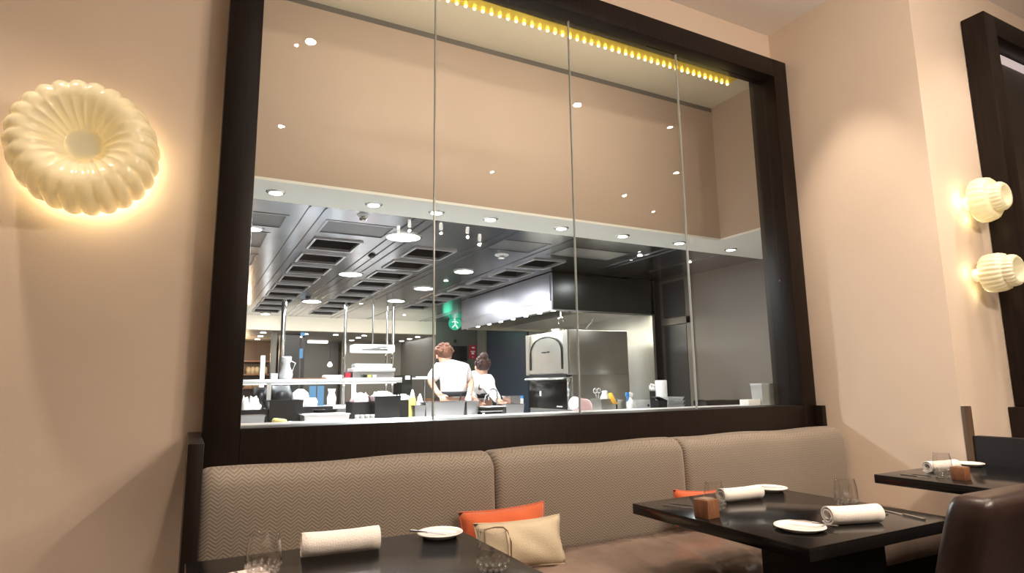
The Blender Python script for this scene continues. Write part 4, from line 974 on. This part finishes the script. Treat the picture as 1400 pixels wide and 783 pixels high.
alight('beam_wash', (2.2, 11.6, 2.3), 4.5, .3, 9, (1, .95, .88), (math.radians(75), 0, 0))

# exit sign and red sign
p = at(622, 442, 11.6)
ex = T('exit_sign', 'round green lit exit sign hanging under the metal ceiling', 'sign', tuple(p))
P('sign_body', B().lathe([(.001, -.02), (.135, -.02), (.135, .02), (.001, .02)], tuple(p), axis='Y', n=28), 'green', ex)
P('pictogram', B().ball((p.x - .02, p.y - .03, p.z + .09), .025, (1, .3, 1), 10, 8).tube([(p.x - .02, p.y - .028, p.z + .06), (p.x, p.y - .028, p.z - .02), (p.x + .05, p.y - .028, p.z - .10)], .016, 6).tube([(p.x, p.y - .028, p.z - .02), (p.x - .07, p.y - .028, p.z - .09)], .014, 6).tube([(p.x - .08, p.y - .028, p.z + .02), (p.x - .01, p.y - .028, p.z + .05), (p.x + .06, p.y - .028, p.z + .01)], .012, 6), 'whiteglow', ex)
P('bracket', B().box(p.x - .02, p.x + .02, p.y - .01, p.y + .01, p.z + .15, KZ - .004), 'steel', ex)
point('exit_glow', (p.x - .1, 11.75, p.z - .15), .5, (.1, 1, .6), .1)
p = at(646.5, 481, 12.18)
rs = T('red_sign', 'red vertical sign with white marks on the dark back wall', 'sign', (p.x, 12.19, p.z))
P('plate', B().box(p.x - .085, p.x + .085, 12.185, 12.199, p.z - .15, p.z + .15, bev=.003), 'red', rs)
P('marks', B().box(p.x - .02, p.x + .04, 12.18, 12.186, p.z + .08, p.z + .11).box(p.x - .05, p.x + .05, 12.18, 12.186, p.z + .0, p.z + .02).box(p.x - .03, p.x + .03, 12.18, 12.186, p.z - .05, p.z - .01).box(p.x - .01, p.x + .01, 12.18, 12.186, p.z - .12, p.z - .10), 'wplastic', rs)
p = at(627, 483, 12.15); one('wall_screen', 'black wall screen behind the head of the man', 'screen', B().box(p.x - .18, p.x + .20, 12.15, 12.199, p.z - .16, p.z + .16, bev=.005), 'bplastic', (p.x, 12.17, p.z), smooth=True)
p = at(624, 466, 12.1); one('wall_camera', 'small black camera on the wall above the screen', 'camera', B().ball((p.x, 12.17, p.z), .04), 'bplastic', (p.x, 12.17, p.z), smooth='all')

# ================================================================== PEOPLE
def skin_mesh(name, joints, edges, m, parent, sub=2, root=0, smooth=True, disp=None):
    me = bpy.data.meshes.new(name); o = bpy.data.objects.new(name, me); COL.objects.link(o)
    o.parent = parent; loc = parent.location
    me.from_pydata([Vector(j[0]) - loc for j in joints], edges, [])
    o.modifiers.new('skin', 'SKIN')
    bpy.context.view_layer.update()
    if not me.skin_vertices:
        bpy.context.view_layer.objects.active = o
    sv = me.skin_vertices[0].data
    for i, j in enumerate(joints):
        r = j[1]; sv[i].radius = (r, r) if not isinstance(r, tuple) else r; sv[i].use_root = (i == root)
    s = o.modifiers.new('sub', 'SUBSURF'); s.levels = sub; s.render_levels = sub
    bpy.context.view_layer.update()
    dg = bpy.context.evaluated_depsgraph_get(); ev = o.evaluated_get(dg)
    nm = bpy.data.meshes.new_from_object(ev); o.modifiers.clear(); o.data = nm
    nm.materials.clear(); nm.materials.append(M[m])
    for f in nm.polygons: f.use_smooth = True
    return o
def person(name, label, J, skin_r, hair, hairblobs, long_sleeve, apron_pts):
    t = T(name, label, 'person', (J['pelvis'].x, J['pelvis'].y, 0))
    k = list(J.keys()); ix = {a: i for i, a in enumerate(k)}
    E_ = [('pelvis', 'spine'), ('spine', 'chest'), ('chest', 'neck'), ('neck', 'chin'), ('chin', 'crown'), ('chest', 'sl'), ('sl', 'el'), ('el', 'wl'), ('wl', 'hl'), ('chest', 'sr'), ('sr', 'er'), ('er', 'wr'), ('wr', 'hr'), ('pelvis', 'hipl'), ('hipl', 'kl'), ('kl', 'al'), ('al', 'tl'), ('pelvis', 'hipr'), ('hipr', 'kr'), ('kr', 'ar'), ('ar', 'tr')]
    rad = dict(pelvis=.13, spine=.12, chest=.13, neck=.055, chin=.07, crown=.075, sl=.06, el=.042, wl=.028, hl=.033, sr=.06, er=.042, wr=.028, hr=.033, hipl=.085, kl=.06, al=.04, tl=.035, hipr=.085, kr=.06, ar=.04, tr=.035)
    def mk(nm, keys, m, grow, over=None):
        kk = [a for a in k if a in keys]; id_ = {a: i for i, a in enumerate(kk)}
        js = [(J[a], (over or {}).get(a, rad[a] + grow)) for a in kk]
        es = [(id_[a], id_[b_]) for a, b_ in E_ if a in id_ and b_ in id_]
        return skin_mesh(nm, js, es, m, t)
    mk('body', k, 'skin', 0)
    # fingers and thumb
    for w, h in (('wl', 'hl'), ('wr', 'hr')):
        d = (J[h] - J[w]).normalized(); n = d.cross(Vector((0, 0, 1)));
        if n.length < .1: n = Vector((1, 0, 0))
        n.normalize(); dwn = Vector((0, 0, -1))
        b = B()
        for q, (off, L) in enumerate(((-.027, .055), (-.009, .068), (.009, .064), (.027, .05))):
            a = J[h] + n * off + d * .01; b.tube([a, a + d * L * .55, a + d * L * .85 + dwn * .018, a + d * L + dwn * .035], [.009, .0085, .008, .006], 8)
        a = J[h] - n * .026 - d * .02; b.tube([a, a - n * .03 + d * .02, a - n * .04 + d * .045], [.011, .010, .008], 8)
        b.done('fingers', 'skin', t, smooth='all')
    sk = {'pelvis', 'spine', 'chest', 'neck', 'sl', 'el', 'sr', 'er'} | ({'wl', 'wr'} if long_sleeve else set())
    J2 = dict(J)
    mk('chef_jacket', sk, 'jacket', .022, over=dict(pelvis=.165, spine=.165, chest=.168, neck=.066, el=.058 if not long_sleeve else .06, er=.058 if not long_sleeve else .06, wl=.046, wr=.046))
    mk('trousers', {'pelvis', 'hipl', 'kl', 'al', 'hipr', 'kr', 'ar'}, 'apron', .028)
    # head features
    hc = (J['chin'] + J['crown']) / 2; f = (J['face'] if 'face' in J else Vector((0, 1, 0)))
    b = B()
    for bl in hairblobs: b.ball(hc + Vector(bl[0]), bl[1], bl[2], 18, 12)
    rn = random.Random(7)
    for _ in range(46):
        v = Vector((rn.gauss(0, 1), rn.gauss(0, 1), rn.gauss(.6, .8))).normalized()
        if v.z < -.15: continue
        c_, rr_, sc_ = hairblobs[0]; b.ball(hc + Vector(c_) + Vector((v.x * rr_, v.y * rr_, v.z * rr_ * .92)) * .97, rn.uniform(.014, .026), (1, 1, .8), 8, 6)
    b.done('hair', hair, t, smooth='all')
    side = f.cross(Vector((0, 0, 1))).normalized()
    e = B()
    for s_ in (-1, 1): e.ball(hc + side * s_ * .077 - Vector((0, 0, .01)), .022, (.5, .8, 1.2), 10, 8)
    e.ball(hc + f * .095 - Vector((0, 0, .02)), .018, (1, 1.2, 1.1), 10, 8)
    e.done('ears_and_nose', 'skin', t, smooth='all')
    e = B()
    for s_ in (-1, 1): e.ball(hc + side * s_ * .03 + f * .078 + Vector((0, 0, .01)), .009, (1, 1, 1), 8, 6)
    e.done('eyes', 'bplastic', t, smooth='all')
    P('mouth', B().ball(hc + f * .08 - Vector((0, 0, .055)), .02, (1, .4, .3), 10, 6), 'pink', t, smooth='all')
    # apron: waist band, strings, skirt
    c = J['pelvis'] + Vector((0, 0, .065))
    ring = []
    rx_, ry_ = .178, .172
    for i in range(24):
        a = 2 * PI * i / 24; ring.append((rx_ * math.cos(a), ry_ * math.sin(a)))
    b = B().loft([[c + Vector((x_ * 1.0, y_ * 1.0, -.03)) for x_, y_ in ring], [c + Vector((x_ * 1.02, y_ * 1.02, .0)) for x_, y_ in ring], [c + Vector((x_, y_, .02)) for x_, y_ in ring]]); b.done('waistband', 'apron', t, smooth='all')
    P('apron_bow', B().tube([c + Vector((0, -.18, 0)), c + Vector((.05, -.20, .02)), c + Vector((.09, -.19, -.01)), c + Vector((.02, -.18, -.02))], .008, 6).tube([c + Vector((0, -.18, 0)), c + Vector((-.03, -.19, -.08))], .008, 6), 'apron' if apron_pts else 'jacket', t)
    return t
V = Vector
def q_(px, py, D): return atD(px, py, D)
J = dict(pelvis=q_(622, 546, 6.5), spine=q_(622, 529, 6.5), chest=q_(619, 508, 6.5), neck=q_(610, 496, 6.5), chin=q_(607, 489, 6.52), crown=q_(606.5, 483, 6.54),
         sl=q_(600, 504, 6.5), el=q_(588, 520, 6.42), wl=q_(597, 535, 6.3), hl=q_(603, 541, 6.2),
         sr=q_(636, 506, 6.5), er=q_(644, 522, 6.5), wr=q_(643, 535, 6.3), hr=q_(641, 543, 6.2))
for s_, x_ in (('l', -.10), ('r', .10)):
    p = J['pelvis']; J['hip' + s_] = V((p.x + x_, p.y, p.z - .12)); J['k' + s_] = V((p.x + x_, p.y - .02, .52)); J['a' + s_] = V((p.x + x_, p.y + .02, .09)); J['t' + s_] = V((p.x + x_, p.y + .14, .045))
person('person', 'person in white short-sleeved chef jacket, back turned, bending with hand on hip', J, None, 'hairred',
       [((0, -.022, .045), .092, (1, 1.0, .92)), ((-.045, .0, .055), .062, (1, 1, .9)), ((.04, 0, .06), .062, (1, 1, .85)), ((-.06, .03, .02), .045, (1, 1, 1))], False, True)
J = dict(pelvis=q_(655, 548, 6.9), spine=q_(653, 534, 6.9), chest=q_(654, 519, 6.88), neck=q_(658, 509, 6.86), chin=q_(659, 504, 6.86), crown=q_(659, 499, 6.86),
         sl=q_(645, 517, 6.9), el=q_(641, 534, 6.85), wl=q_(650, 546, 6.7), hl=q_(655, 552, 6.55),
         sr=q_(664, 518, 6.85), er=q_(672, 534, 6.65), wr=q_(681, 547, 6.4), hr=q_(687, 551, 6.3))
for s_, x_ in (('l', -.09), ('r', .09)):
    p = J['pelvis']; J['hip' + s_] = V((p.x + x_, p.y, p.z - .12)); J['k' + s_] = V((p.x + x_, p.y - .02, .50)); J['a' + s_] = V((p.x + x_, p.y + .02, .09)); J['t' + s_] = V((p.x + x_, p.y + .14, .045))
person('person', 'person in white long-sleeved jacket with dark hair tied up, reaching to the right', J, None, 'hairbrn',
       [((0, -.02, .035), .088, (1, 1, .95)), ((.0, -.05, .115), .05, (1, 1, .95))], True, False)

# ------------------------------------------------------------------ world and view
w = bpy.data.worlds.new('world'); SC.world = w; w.use_nodes = True
w.node_tree.nodes['Background'].inputs[0].default_value = (1, .85, .7, 1); w.node_tree.nodes['Background'].inputs[1].default_value = .02
SC.view_settings.view_transform = 'Standard'; SC.view_settings.look = 'None'; SC.view_settings.gamma = 1; SC.view_settings.exposure = 0.87
SC.view_settings.use_curve_mapping = False
SC.cycles.use_denoising = True
SC.cycles.max_bounces = 8; SC.cycles.transparent_max_bounces = 12; SC.cycles.sample_clamp_indirect = 6
